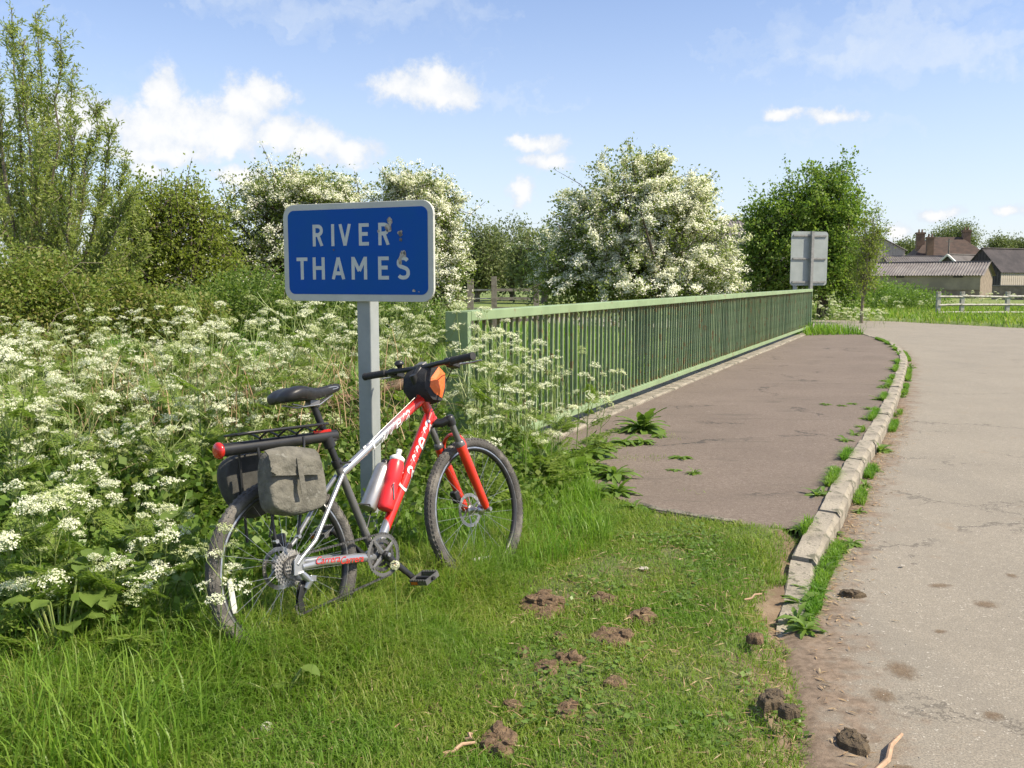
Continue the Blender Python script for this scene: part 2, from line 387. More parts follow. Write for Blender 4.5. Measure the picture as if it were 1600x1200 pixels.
def build_road():
    ys = np.concatenate([np.arange(-7, 9, .12), np.arange(9, 30, .4), np.arange(30, 60, 1.5)])
    offs = np.array([-.14, -.05, .04, .1, .18, .28, .4, .6, .9, 1.3, 2, 3, 5, 8, 14, 30, 60])
    X = edge_x(ys)[:, None] + offs[None, :]; Y = np.repeat(ys[:, None], len(offs), 1); Z = np.full_like(X, -.10); Z[:, 0] -= .03; X[:, :2] = np.where(ys[:, None] > 3.9, edge_x(ys)[:, None] + np.array([[-.03, -.01]]), X[:, :2])
    Z += .03 * sstep(.6, 4, np.repeat(offs[None, :], len(ys), 0))                # slight camber
    n = len(offs); idx = np.arange(X.size).reshape(X.shape)
    f = np.stack([idx[:-1, :-1], idx[:-1, 1:], idx[1:, 1:], idx[1:, :-1]], -1).reshape(-1, 4)
    m, t, b = principled('worn_asphalt')
    tc = t.new('ShaderNodeTexCoord').outputs['Object']
    at_ = t.new('ShaderNodeAttribute', attribute_name='edge').outputs['Fac']
    base = t.mix(t.ramp(t.noise(tc, .9, 6, .65), .3, .7), (.262, .232, .183, 1), (.318, .282, .222, 1))
    base = t.mix(t.ramp(t.noise(t.vmath('MULTIPLY', tc, (1.3, .35, 1)), 1.1, 5, .6), .50, .68, 0, .5), base, (.215, .195, .16, 1))
    base = t.mix(t.ramp(t.noise(tc, 130, 3, .7), .40, .64), base, (.165, .148, .12, 1))
    base = t.mix(t.ramp(t.noise(tc, 22, 8, .75), .40, .62, 0, .45), base, (.185, .165, .13, 1))
    base = t.mix(t.ramp(t.noise(tc, 75, 2, .6), .64, .70), base, (.42, .39, .33, 1))
    base = t.mix(t.ramp(t.noise(tc, 4.2, 5, .6), .62, .74, 0, .45), base, (.235, .175, .11, 1))        # trodden mud smears
    vo = t.new('ShaderNodeTexVoronoi', feature='DISTANCE_TO_EDGE'); vo.inputs['Scale'].default_value = .42
    t.put(vo.inputs['Vector'], t.vmath('ADD', tc, t.vmath('MULTIPLY', t.noise(tc, 1.8, 6, .75, out=1), (1.3, 1.3, 0))))
    crack = t.math('MULTIPLY', t.ramp(vo.outputs[0], .002, .008, .75, 0), t.ramp(t.noise(tc, .8, 2, .5), .46, .56))
    base = t.mix(crack, base, (.10, .088, .07, 1))
    dirt = t.mix(t.ramp(t.noise(tc, 24, 6, .7), .35, .65), (.115, .08, .052, 1), (.225, .165, .115, 1))
    e = t.math('ADD', at_, t.math('MULTIPLY', t.math('SUBTRACT', t.noise(tc, 5.5, 7, .7), .5), 1.1))
    t.put(b.inputs['Base Color'], t.mix(t.ramp(e, -.02, .30, .92, 0), base, dirt)); b.inputs['Roughness'].default_value = .92
    bn = t.new('ShaderNodeBump'); bn.inputs['Strength'].default_value = .5; bn.inputs['Distance'].default_value = .006
    t.put(bn.inputs['Height'], t.noise(tc, 150, 4, .7)); t.put(b.inputs['Normal'], bn.outputs[0])
    me = new_mesh('road', np.stack([X, Y, Z], -1).reshape(-1, 3), f, m, True)
    a = me.attributes.new('edge', 'FLOAT', 'POINT')
    a.data.foreach_set('value', np.clip(np.repeat(offs[None, :], len(ys), 0), 0, 4).ravel().astype(np.float32))
    tag(mobj('road', me), 'pale worn asphalt lane curving left past the bridge', None, None, 'structure')
build_road()

def build_pavement():
    S = np.linspace(.12, 1.0, 46); N = []
    # near edge, measured as a share of the width between railing and kerb
    L = np.concatenate([[0], np.cumsum(np.hypot(*np.diff(NEARK, axis=0).T))]); L /= L[-1]
    sx = np.interp(np.linspace(0, 1, 46), L, NEARK[:, 0]); sy = np.interp(np.linspace(0, 1, 46), L, NEARK[:, 1])
    g = (sx - rail_x(sy)) / (edge_x(sy) - .13 - rail_x(sy)); g = np.clip(g, 0, 1); g[-1] = 1
    T = np.linspace(0, 1, 70) ** 1.5
    Y = sy[None, :] + (26.0 - sy)[None, :] * T[:, None]; xl = rail_x(Y); xr = edge_x(Y) - .13
    X = xl + (xr - xl) * g[None, :]; Z = np.zeros_like(X) + .004 + snoise(X, Y, .9, 4.) * .008
    idx = np.arange(X.size).reshape(X.shape)
    f = np.stack([idx[:-1, :-1], idx[:-1, 1:], idx[1:, 1:], idx[1:, :-1]], -1).reshape(-1, 4)
    m, t, b = principled('pinkish_asphalt')
    tc = t.new('ShaderNodeTexCoord').outputs['Object']
    base = t.mix(t.ramp(t.noise(tc, .8, 6, .65), .3, .7), (.165, .133, .104, 1), (.222, .18, .143, 1))
    base = t.mix(t.ramp(t.noise(tc, 30, 8, .75), .38, .62, 0, .6), base, (.105, .08, .062, 1))
    base = t.mix(t.ramp(t.noise(tc, 5, 6, .7), .58, .70, 0, .45), base, (.29, .235, .185, 1))
    base = t.mix(t.ramp(t.noise(tc, 95, 3, .7), .42, .66), base, (.115, .086, .068, 1))
    base = t.mix(t.ramp(t.noise(tc, 80, 2, .6), .68, .73), base, (.30, .25, .21, 1))
    mp = t.vmath('MULTIPLY', tc, (.5, 1.5, 1)); base = t.mix(t.ramp(t.noise(mp, 2.2, 6, .7), .54, .68, 0, .7), base, (.095, .078, .06, 1))
    vo = t.new('ShaderNodeTexVoronoi', feature='DISTANCE_TO_EDGE'); vo.inputs['Scale'].default_value = .55
    t.put(vo.inputs['Vector'], t.vmath('ADD', tc, t.vmath('MULTIPLY', t.noise(tc, 2.5, 5, .7, out=1), (.9, .9, 0))))
    crack = t.math('MULTIPLY', t.ramp(vo.outputs[0], .003, .012, 1, 0), t.ramp(t.noise(tc, 1.1, 2, .5), .48, .6))
    t.put(b.inputs['Base Color'], t.mix(crack, base, (.06, .05, .04, 1))); b.inputs['Roughness'].default_value = .93
    bn = t.new('ShaderNodeBump'); bn.inputs['Strength'].default_value = .55; bn.inputs['Distance'].default_value = .007
    t.put(bn.inputs['Height'], t.math('SUBTRACT', t.noise(tc, 110, 4, .7), crack)); t.put(b.inputs['Normal'], bn.outputs[0])
    tag(mobj('pavement', new_mesh('pavement', np.stack([X, Y, Z], -1).reshape(-1, 3), f, m, True)), 'pinkish brown asphalt footway beside the green railing', None, None, 'structure')
    e = MB(); pts = [Vector((a, b_ + .035, .012)) for a, b_ in zip(np.linspace(.80, 1.30, 9), pave_near(np.linspace(.80, 1.30, 9)))]
    e.tube(pts, [.019 + .006 * math.sin(i * 2.3) for i in range(9)], 6, flat=1.0)
    tag(e.build('pavement_edging', M['concrete']), None, None, None, 'structure')
build_pavement()

def build_kerb():
    root = empty('kerb'); tag(root, 'weathered concrete kerb stones curving between footway and road', None, None, 'structure')
    rnd = random.Random(2); s_y = 3.78; L = .915
    prof = [(-.128, -.26), (.006, -.26), (.000, -.034), (-.022, -.005), (-.123, 0), (-.128, -.008)]     # outer face battered, edges worn
    base = []
    for var in range(4):
        b = MB(); vs = []; n = len(prof); K = 9
        for i in range(K):
            t = i / (K - 1); y = (t - .5) * (L - .014)
            for j, (x, z) in enumerate(prof):
                w = .005 if j in (2, 3, 4) else 0
                e = .008 if i in (0, K - 1) and j in (2, 3, 4, 5) else 0
                vs.append((x + rnd.uniform(-w, w), y, z + rnd.uniform(-w, w) * .6 - e))
        fs = [(i * n + j, i * n + (j + 1) % n, (i + 1) * n + (j + 1) % n, (i + 1) * n + j) for i in range(K - 1) for j in range(n)]
        fs += [tuple(range(n)), tuple((K - 1) * n + j for j in range(n - 1, -1, -1))]
        b.add(vs, [tuple(reversed(f)) for f in fs]); base.append(b.mesh('kerb_stone', M['concrete']))
    y = s_y; k = 0
    while y < 25.4:
        p0 = Vector((edge_x(y), y)); y1 = y
        while (Vector((edge_x(y1), y1)) - p0).length < L: y1 += .01
        p1 = Vector((edge_x(y1), y1)); c = (p0 + p1) / 2; d = (p1 - p0)
        z0 = (-.085, -.012, .012)[min(k, 2)] + rnd.uniform(-.006, .006); tilt = (.085, .03, 0)[min(k, 2)] + rnd.uniform(-.006, .006)
        mobj('kerb_stone', base[k % 4], root, (c.x, c.y, z0 + .012), (tilt, rnd.uniform(-.02, .02), -math.atan2(d.x, d.y) + rnd.uniform(-.01, .01)))
        y = y1; k += 1
    cop = empty('bridge_coping'); tag(cop, 'pale mossy concrete coping strip under the green railing', None, None, 'structure')
    s = .55; variants = []
    for var in range(3):
        b = MB(); vs = []; K = 12; prof2 = [(-.34, -.5), (.115, -.5), (.125, .022), (.105, .034), (-.10, .038), (-.34, .03)]
        for i in range(K):
            for j, (x, z) in enumerate(prof2): vs.append((x + rnd.uniform(-.008, .008) * (j in (2, 3)), (i / (K - 1) - .5) * 1.985, z + rnd.uniform(-.006, .006) * (j in (2, 3))))
        n = len(prof2); fs = [(i * n + j, (i + 1) * n + j, (i + 1) * n + (j + 1) % n, i * n + (j + 1) % n) for i in range(K - 1) for j in range(n)]
        fs += [tuple(range(n - 1, -1, -1)), tuple((K - 1) * n + j for j in range(n))]
        b.add(vs, [tuple(reversed(f)) for f in fs]); variants.append(b.mesh('coping_stone', M['concrete']))
    for i in range(10):
        mobj('coping_stone', variants[i % 3], cop, rail_pt(1.35 + i * 2.0 + .3, .02, -.004 + .004 * (i % 2)), (0, 0, -math.atan2(RD[0], RD[1])))
build_kerb()

# ------------------------------------------------------------------ railing
def build_railing():
    root = empty('bridge_railing', rail_pt(0), -math.atan2(RD[0], RD[1]))     # local Y runs along the railing, +X towards the road
    tag(root, 'long green painted metal railing with upright flat bars along the bridge', 'railing')
    top, z0 = 1.18, .115
    MB().box((-.035, .02, (top - .003) / 2 - .15), (.185, .06, top + .297)).build('post', M['rail_green'], root, bevel=.004)
    MB().box((0, RL, .52), (.09, .05, 1.26)).build('post', M['rail_green'], root, bevel=.004)
    k = 4; seg = (RL - .06) / k
    for i in range(k):
        MB().box((0, .055 + seg * (i + .5), top - .035), (.115, seg - .003, .075)).build('top_rail', M['rail_green'], root, bevel=.006)
        MB().box((0, .04 + (RL - .08) / k * (i + .5), z0 + .03), (.085, (RL - .08) / k - .003, .055)).build('bottom_rail', M['rail_green'], root, bevel=.004)
    bar = MB().box((0, 0, 0), (.027, .021, top - .075 - z0 - .055)).mesh('bar', M['bar_green'])
    n = 166; rnd = random.Random(4)
    for i in range(1, n):
        mobj('bar', bar, root, (rnd.uniform(-.003, .003), i * RL / n + rnd.uniform(-.004, .004), (top - .072 + z0 + .058) / 2), (0, rnd.uniform(-.009, .009), rnd.uniform(-.08, .08)))
    tag(mobj('end_panel', MB().box((0, RL - .9, .66), (.01, 1.5, .9)).mesh('end_panel', M['bar_green']), root)) if False else None
build_railing()

# ------------------------------------------------------------------ the river sign
def stroke(path, w):
    """flat outline of a thick polyline with square ends"""
    P = [Vector(p) for p in path]; L = []; Rr = []
    for i, p in enumerate(P):
        a = (p - P[i - 1]).normalized() if i else None; b = (P[i + 1] - p).normalized() if i < len(P) - 1 else None
        if a is None: n = Vector((-b.y, b.x)); k = 1
        elif b is None: n = Vector((-a.y, a.x)); k = 1
        else:
            n = (Vector((-a.y, a.x)) + Vector((-b.y, b.x))).normalized(); k = 1 / max(.45, n.dot(Vector((-a.y, a.x))))
        L.append(p + n * w / 2 * k); Rr.append(p - n * w / 2 * k)
    return L, Rr
def letter_strokes(ch):
    """strokes in a cell of height 1, x from 0"""
    arc = lambda cx, cy, rx, ry, a0, a1, n=9: [(cx + rx * math.cos(math.radians(a0 + (a1 - a0) * i / n)), cy + ry * math.sin(math.radians(a0 + (a1 - a0) * i / n))) for i in range(n + 1)]
    h = .075
    if ch == 'R': return .58, [[(h, 0), (h, 1)], [(h, 1 - h)] + [(.28, 1 - h)] + arc(.28, .725, .215, .20, 85, -85) + [(.28, .525), (h, .525)], [(.29, .53), (.51, 0)]]
    if ch == 'I': return .15, [[(h, 0), (h, 1)]]
    if ch == 'V': return .66, [[(.07, 1), (.33, .02)], [(.33, .02), (.59, 1)]]
    if ch == 'E': return .54, [[(h, 0), (h, 1)], [(h, 1 - h), (.54, 1 - h)], [(h, .52), (.48, .52)], [(h, h), (.54, h)]]
    if ch == 'T': return .60, [[(.30, 0), (.30, 1)], [(0, 1 - h), (.60, 1 - h)]]
    if ch == 'H': return .64, [[(h, 0), (h, 1)], [(.565, 0), (.565, 1)], [(h, .52), (.565, .52)]]
    if ch == 'A': return .70, [[(.07, 0), (.35, .98)], [(.35, .98), (.63, 0)], [(.17, .28), (.53, .28)]]
    if ch == 'M': return .80, [[(h, 0), (h, 1)], [(.725, 0), (.725, 1)], [(h + .02, .94), (.40, .38)], [(.40, .38), (.705, .94)]]
    if ch == 'S': return .66, [arc(.33, .735, .235, .19, 25, 180, 8) + arc(.34, .70, .25, .16, 195, 255, 4) + arc(.33, .31, .25, .20, 75, 15, 4) + arc(.33, .265, .25, .19, 0, -150, 9)]
def rrect(w, h, r, n=6):
    o = []
    for cx, cy, a0 in ((w / 2 - r, h / 2 - r, 0), (-w / 2 + r, h / 2 - r, 90), (-w / 2 + r, -h / 2 + r, 180), (w / 2 - r, -h / 2 + r, 270)):
        for i in range(n + 1):
            a = math.radians(a0 + 90 * i / n); o.append((cx + r * math.cos(a), cy + r * math.sin(a)))
    return o
def build_river_sign():
    al = math.radians(24)
    c = atY(556, 394, 4.40); e = Vector((math.cos(al), -math.sin(al), 0)); nrm = Vector((-math.sin(al), -math.cos(al), 0))
    root = empty('river_sign', (0, 0, 0)); tag(root, 'blue roadside sign reading River Thames on a square grey post', 'sign')
    W, Hh = .832, .462
    Mx = Matrix((( e.x, 0, nrm.x, c.x), (e.y, 0, nrm.y, c.y), (e.z, 1, nrm.z, c.z), (0, 0, 0, 1)))
    root.matrix_basis = Mx                                     # local X along the board, Y up, Z towards the reader
    b = MB(); b.prism(rrect(W, Hh, .062, 8), .016, Matrix.Translation((0, 0, -.016))); board = b.build('board', M['sign_grey'], root, bevel=.002)
    f = MB(); f.prism(rrect(W - .058, Hh - .062, .034, 8), .0012, Matrix.Translation((.0, .002, .0002))); f.build('blue_field', M['sign_blue'], board)
    def word(txt, x0s, y0, ht, sx):
        for ch, x0 in zip(txt, x0s):
            wd, st = letter_strokes(ch); q = MB()
            for i, path in enumerate(st):
                L, Rr = stroke(path, .168); z0 = .0018 + .0002 * i
                vs = []; n = len(L)
                for p in L + Rr: vs.append((x0 + p.x * ht * sx, y0 + min(1, max(0, p.y)) * ht, z0))
                q.add(vs, [(j, n + j, n + j + 1, j + 1) for j in range(n - 1)])
            q.build('letter', M['letter'], board)
    u = lambda x: ((x - 75) / (1443 - 75) - .5) * W
    word('RIVER', [u(x) for x in (362, 538, 608, 792, 968)], .030, .103, .985)
    word('THAMES', [u(x) for x in (200, 356, 535, 720, 962, 1124)], -.128, .106, 1.0)
    # peeled film: bare metal flakes, where the photo has them
    rnd = random.Random(11)
    def flake(x, y, sx, sy, mat, z, n=13, spread=.45):
        po = []
        for i in range(n):
            a = 2 * math.pi * i / n; r = 1 - spread * rnd.random(); po.append((u(x) + math.cos(a) * sx * r, y + math.sin(a) * sy * r))
        MB().prism(po, .0006, Matrix.Translation((0, 0, z))).build('peeled_patch', mat, board)
    vv = lambda y: (535 - y) / 890 * Hh
    flake(1070, vv(262), .017, .022, M['peel'], .0026); flake(1060, vv(318), .021, .026, M['peel'], .0030, 15)
    flake(1048, vv(350), .008, .008, M['peel_dark'], .0040); flake(968, vv(352), .008, .009, M['peel'], .0026)
    flake(1160, vv(375), .016, .017, M['peel'], .0026); flake(1162, vv(385), .010, .013, M['peel_dark'], .0034); flake(1165, vv(432), .012, .010, M['peel_dark'], .0026)
    flake(1182, vv(560), .020, .021, M['peel'], .0026, 15); flake(1155, vv(612), .013, .026, M['peel'], .0030); flake(1195, vv(548), .006, .010, M['peel_dark'], .0040)
    flake(1275, vv(880), .010, .007, M['peel'], .0026); flake(1318, vv(890), .004, .003, M['peel'], .0026); flake(558, vv(512), .006, .006, M['peel_dark'], .0026)
    zb = -c.z - .25
    MB().box((.022, (Hh / 2 - .03 + zb) / 2, -.062), (.076, Hh / 2 - .03 - zb, .076)).build('post', M['grey_paint'], root, bevel=.005)
    for yb in (.13, -.13): MB().box((.022, yb, -.021), (.13, .03, .008)).build('clip', M['galv'], root)
build_river_sign()

def build_back_sign():
    Y = 29.0; c = atY(1264, 404, Y); al = math.radians(16)
    root = empty('road_sign', c, al); tag(root, 'blank grey back of a road sign beyond the far railing end', 'sign')
    w, h = 1.30, 1.66
    m = Matrix.Rotation(math.pi / 2, 4, 'X')
    MB().prism(rrect(w, h, .1, 5), .012, Matrix.Translation((0, .0, 0)) @ m).build('board', M['alu_back'], root)
    for z in (.70, 0.0, -.72): MB().box((0, -.035, z), (w - .12, .035, .05)).build('channel', M['galv'], root)
    MB().box((.03, -.10, -.72), (.09, .09, 3.1)).build('post', M['galv'], root)
    MB().box((-.40, .10, -1.4), (.09, .09, 1.8)).build('post', M['alu_back'], root)
build_back_sign()

# ------------------------------------------------------------------ farm buildings
M['asb_roof'] = pmat('fibre_cement_roof', (.20, .185, .175), (.145, .13, .125), 1.2, .9, speck=((.26, .23, .17), 3, .66))
M['dark_roof'] = pmat('dark_sheet_roof', (.115, .10, .10), (.075, .068, .07), 1.0, .9)
M['tile_roof'] = pmat('brown_tile_roof', (.085, .055, .042), (.055, .038, .03), 2.0, .9, bump=.4, bscale=8)
M['brick'] = pmat('old_brick', (.19, .12, .085), (.135, .085, .06), 3, .9)
M['render'] = pmat('lime_render', (.32, .28, .20), (.23, .20, .15), .9, .95)
M['rubble'] = pmat('stone_rubble', (.19, .15, .115), (.27, .22, .17), 2.6, .95, bump=.6, bscale=6)
M['dark_board'] = pmat('tarred_boards', (.05, .045, .045), (.085, .075, .07), 2, .9)
M['pale_board'] = pmat('silvered_boards', (.42, .37, .31), (.33, .29, .25), 2.4, .9)
M['white_board'] = pmat('white_bargeboard', (.75, .74, .70), (.62, .6, .55), 3, .7)
def corr(b, p00, p10, p11, p01, pitch=.22, amp=.035):
    """corrugated sheet between four corners; ribs run p00->p01"""
    p00, p10, p11, p01 = map(Vector, (p00, p10, p11, p01)); n = max(4, int((p10 - p00).length / pitch * 4)); nr = (p10 - p00).cross(p01 - p00).normalized()
    if nr.z < 0: nr = -nr
    vs = []
    for i in range(n + 1):
        t = i / n; o = nr * amp * math.sin(i * math.pi / 2)
        vs += [p00.lerp(p10, t) + o, p01.lerp(p11, t) + o, p00.lerp(p10, t) + o - nr * .03, p01.lerp(p11, t) + o - nr * .03]
    fs = []
    for i in range(n):
        a = 4 * i; fs += [(a, a + 4, a + 5, a + 1), (a + 2, a + 3, a + 7, a + 6), (a, a + 2, a + 6, a + 4), (a + 1, a + 5, a + 7, a + 3)]
    b.add(vs, fs)
def barn(name, label, loc, yaw, L, Wd, eave, ridge, wallm, roofm, gablem=None, over=.2, barge=None, boards=None, cat='barn'):
    """ridge along local X from 0 to L; gable at X=0 spans local Y -Wd/2..Wd/2"""
    r = empty(name, loc, yaw); tag(r, label, cat)
    MB().add([(0, -Wd / 2, -.6), (L, -Wd / 2, -.6), (L, Wd / 2, -.6), (0, Wd / 2, -.6), (0, -Wd / 2, eave), (L, -Wd / 2, eave), (L, Wd / 2, eave), (0, Wd / 2, eave)],
             [(0, 1, 5, 4), (1, 2, 6, 5), (2, 3, 7, 6), (3, 0, 4, 7)]).build('wall', wallm, r)
    for x, s in ((-.004, 1), (L + .004, -1)):
        MB().prism([(-Wd / 2, 0), (Wd / 2, 0), (0, ridge - eave)], .02, Matrix(((0, 0, s, x), (1, 0, 0, 0), (0, 1, 0, eave), (0, 0, 0, 1)))).build('gable', gablem or wallm, r)
    k = (ridge - eave) / (Wd / 2); e = Wd / 2 + over
    for sg in (-1, 1):
        b = MB(); corr(b, (-over, sg * e, ridge + .08 - k * e), (L + over, sg * e, ridge + .08 - k * e), (L + over, 0, ridge + .08), (-over, 0, ridge + .08)); b.build('roof', roofm, r)
        if barge: MB().tube([(-over - .03, sg * e, ridge + .04 - k * e), (-over - .03, 0, ridge + .04)], .11, 4).build('bargeboard', barge, r)
    MB().box((L / 2, 0, ridge + .10), (L + 2 * over, .3, .08)).build('ridge_cap', roofm, r)
    if boards:
        n = int(L / boards)
        pl = MB().box((0, 0, 0), (boards * .86, .03, eave)).mesh('board', wallm)
        for i in range(n): mobj('board', pl, r, ((i + .5) * L / n, -Wd / 2 - .018, eave / 2 - .0))
        n = int(Wd / boards); pl = MB().box((0, 0, 0), (.03, boards * .86, 1.0)).mesh('board', gablem or wallm)
        for i in range(n):
            yb = -Wd / 2 + (i + .5) * Wd / n; hb = eave + k * (Wd / 2 - abs(yb)) - .02
            o = mobj('board', pl, r, (-.022, yb, hb / 2)); o.scale = (1, 1, hb)
    return r
def build_farm():
    # long low shed along the lane
    a = atY(1362, 466, 80); b_ = atY(1566, 466, 74); d = b_ - a; L = math.hypot(d.x, d.y)
    r = barn('farm_shed', 'long low farm shed with grey corrugated roof and stained rendered wall', (a.x, a.y + 2.6, -.05), math.atan2(d.y, d.x), L, 5.2, 1.92, 2.95, M['rubble'], M['asb_roof'], over=.25, cat='shed')
    MB().box((L / 2, -2.6 - .03, 1.32), (L, .05, 1.16)).build('render_band', M['render'], r)
    for x in (3.9, 8.4): MB().box((x, -2.6 - .06, 1.80), (.75, .06, .16)).build('vent_opening', M['dark_board'], r)
    q = atY(1562, 420, 86)
    barn('dark_barn', 'dark tarred barn with gable end and ribbed dark roof', (q.x - .55, q.y + 2.2, -.05), math.radians(27), 16, 4.0, 2.35, 4.45, M['pale_board'], M['dark_roof'], M['dark_board'], boards=.3)
    a2 = atY(1552, 446, 71); b2 = atY(1700, 446, 66); d = b2 - a2; w_ = empty('stone_wall', (a2.x, a2.y, -.1), math.atan2(d.y, d.x)); tag(w_, 'low brown stone wall at the right end of the long shed', 'wall')
    MB().box((d.length / 2, 0, .55), (d.length, .4, 1.1)).build('wall_face', M['rubble'], w_); MB().box((d.length / 2, 0, 1.14), (d.length, .5, .08)).build('wall_coping', M['asb_roof'], w_)
    q = atY(1490, 410, 88)
    barn('small_shed', 'small shed with white bargeboard between the long shed and the dark barn', (q.x, q.y + 1, 0), math.radians(32), 5, 2.6, 2.75, 3.85, M['dark_board'], M['asb_roof'], barge=M['white_board'], cat='shed')
    q = atY(1404, 400, 92)
    barn('cart_shed', 'low grey roofed shed below the farmhouse', (q.x + .2, q.y + 4, 0), math.radians(-6), 7, 5, 2.9, 3.85, M['rubble'], M['asb_roof'], cat='shed')
    q = atY(1366, 400, 96)
    barn('boarded_barn', 'pale silvery boarded barn half hidden by the tree', (q.x, q.y, 0), math.radians(84), 10, 6.0, 4.5, 6.1, M['pale_board'], M['asb_roof'], boards=.3)
    q = atY(1050, 400, 72)
    barn('far_barn', 'grey barn roof showing behind the blossoming hawthorn', (q.x, q.y, 0), math.radians(-6), 8.2, 9, 4.4, 5.9, M['pale_board'], M['asb_roof'])
    # farmhouse with hipped roof
    Y = 112; c = atY(1486, 400, Y); r = empty('farmhouse', (c.x, Y, 0), math.radians(-12)); tag(r, 'old farmhouse with steep brown hipped roof and chimneys', 'house')
    ez, rz = 4.25, 6.75
    MB().box((0, 3, ez / 2), (8.0, 6.0, ez)).build('wall', M['brick'], r)
    rf = MB().add([(-4.3, -.3, ez - .05), (4.4, -.3, ez - .05), (4.4, 6.3, ez - .05), (-4.3, 6.3, ez - .05), (-2.0, 3, rz), (1.7, 3, rz)], [(0, 1, 5, 4), (1, 2, 5), (2, 3, 4, 5), (3, 0, 4), (3, 2, 1, 0)]).build('roof', M['tile_roof'], r)
    for x, y, z, w in ((-3.1, 2.2, 7.25, .9), (-2.45, -.1, 6.6, .75), (2.3, 3.0, 7.5, .85)):
        MB().box((x, y, z / 2 + 1), (w, w, z - 2)).box((x, y, z - .05), (w + .16, w + .16, .22)).build('chimney', M['brick'], rf)
        for dx in (-.18, .18): MB().lathe([(.11, 0), (.09, .38)], 8, Matrix.Translation((x + dx, y, z + .05))).build('chimney_pot', M['brick'], rf)
    for x in (-1.6, 1.4):
        w = MB().box((x, -.03, 2.6), (1.1, .1, 1.3)).build('window', M['white_board'], r)
        MB().box((x, -.09, 2.6), (.9, .03, 1.1)).build('pane', M['dark_board'], w)
    # telegraph pole by the house and the cables across the meadow
    p = atY(1482, 400, 95); po = empty('telegraph_pole', (p.x, p.y, 0)); tag(po, 'thin wooden telegraph pole in front of the farmhouse roof', 'pole')
    MB().tube([(0, 0, -.3), (0, 0, 5.65)], [.11, .08], 8).build('pole_shaft', M['weathered'], po); MB().box((0, 0, 5.4), (.7, .08, .08)).build('crossarm', M['weathered'], po)
    M['cable'] = pmat('cable', (.22, .23, .25), rough=.6)
    for a, b_, lab in (((-40, 252), (880, 350), 'upper overhead cable sagging over the meadow'), ((-40, 262), (880, 357), 'lower overhead cable sagging over the meadow')):
        A = atY(*a, 70); B = atY(*b_, 120); pts = []
        for i in range(25):
            t = i / 24; q = A.lerp(B, t); q.z -= 4 * 1.1 * t * (1 - t); pts.append(q)
        tag(MB().tube(pts, .014, 4).build('overhead_cable', M['cable']), lab, 'cable', 'cables over the meadow')
build_farm()

def post_rail():
    P = [at(1465, 492), at(1502, 492), at(1573, 492), at(1640, 492), at(1720, 492)]
    r = empty('roadside_fence', P[0]); tag(r, 'white flaking post and rail fence on the grass beyond the road', 'fence')
    o = P[0]; rnd = random.Random(9)
    for p in P: MB().box((0, 0, 0), (.15, .15, 1.2)).build('post', M['white_wood'], r, bevel=.01).location = (p - o) + Vector((0, 0, .36))
    for a, b_ in zip(P, P[1:]):
        for z in (.76, .42, .12):
            u = MB(); u.tube([(a - o) + Vector((0, -.06, z + rnd.uniform(-.03, .02))), (b_ - o) + Vector((0, -.06, z + rnd.uniform(-.03, .02)))], .048, 4, up=(0, 0, 1)); u.build('fence_rail', M['white_wood'], r)
post_rail()
def field_gate():
    Y = 24.0; a = atY(735, 448, Y); b_ = atY(772, 444, Y); c = atY(838, 450, Y)
    r = empty('field_gate', (a.x, Y, -.2)); tag(r, 'weathered wooden field gate and posts behind the railing', 'gate')
    for p, w in ((a, .16), (b_, .14), (c, .14)): MB().box((p.x - a.x, 0, (p.z + .2) / 2 + .1), (w, w, p.z + .4)).build('post', M['weathered'], r)
    for z in (.45, .75, 1.0, 1.22):
        MB().box(((a.x + b_.x) / 2 - a.x, -.02, z + .15), (b_.x - a.x - .16, .03, .03)).build('wire_rail', M['galv'], r)
        MB().box(((b_.x + c.x) / 2 - a.x, -.02, z + .15), (c.x - b_.x - .14, .05, .07)).build('gate_bar', M['weathered'], r)
field_gate()
o = MB().tube([atY(-60, 722, 5.3), atY(180, 693, 5.7), atY(420, 655, 6.1), atY(660, 592, 6.55)], .042, 10).build('rusty_pipe', M['rust_pipe'], smooth=True)
tag(o, 'brown rusty pipe rail half buried in the cow parsley', 'pipe')
for px, py, Y in ((60, 707, 5.5), (330, 670, 5.95), (560, 618, 6.36)):
    p = atY(px, py, Y); MB().tube([(p.x, p.y, -.2), (p.x, p.y, p.z)], .03, 8).build('support_post', M['rust_pipe'], o, True)

# ------------------------------------------------------------------ bicycle (local: X forward, Y to its left, Z up; leans to its left on the post)
M['tyre'] = pmat('dusty_tyre', (.075, .07, .064), (.19, .175, .15), 13, .85, bump=.6, bscale=160, lo=.45, hi=.7)
M['black'] = pmat('black_metal', (.016, .016, .017), (.022, .022, .022), 20, .38)
M['rubber'] = pmat('black_rubber', (.018, .018, .018), (.03, .03, .03), 40, .7, bump=.3, bscale=300)
M['vinyl'] = pmat('saddle_vinyl', (.014, .014, .015), (.02, .02, .021), 60, .42, bump=.1, bscale=400)
M['silver'] = pmat('silver_paint', (.40, .41, .42), (.35, .36, .37), 9, .28, metal=.65, coat=.5)
M['steel'] = pmat('steel', (.50, .50, .50), (.36, .35, .33), 30, .33, metal=.95)
M['steel_dark'] = pmat('oily_steel', (.17, .165, .155), (.09, .085, .08), 60, .42, metal=.8)
M['sprocket'] = pmat('nickel_sprocket', (.42, .41, .39), (.30, .29, .27), 50, .4, metal=.6)
M['grey_alloy'] = pmat('grey_alloy', (.135, .135, .13), (.18, .175, .17), 10, .35, metal=.5)
M['red_gloss'] = pmat('red_gloss', (.55, .018, .012), (.50, .014, .010), 8, .22, coat=.8)
M['fork_red'] = pmat('fork_red', (.62, .035, .012), (.55, .025, .010), 8, .3, coat=.5)
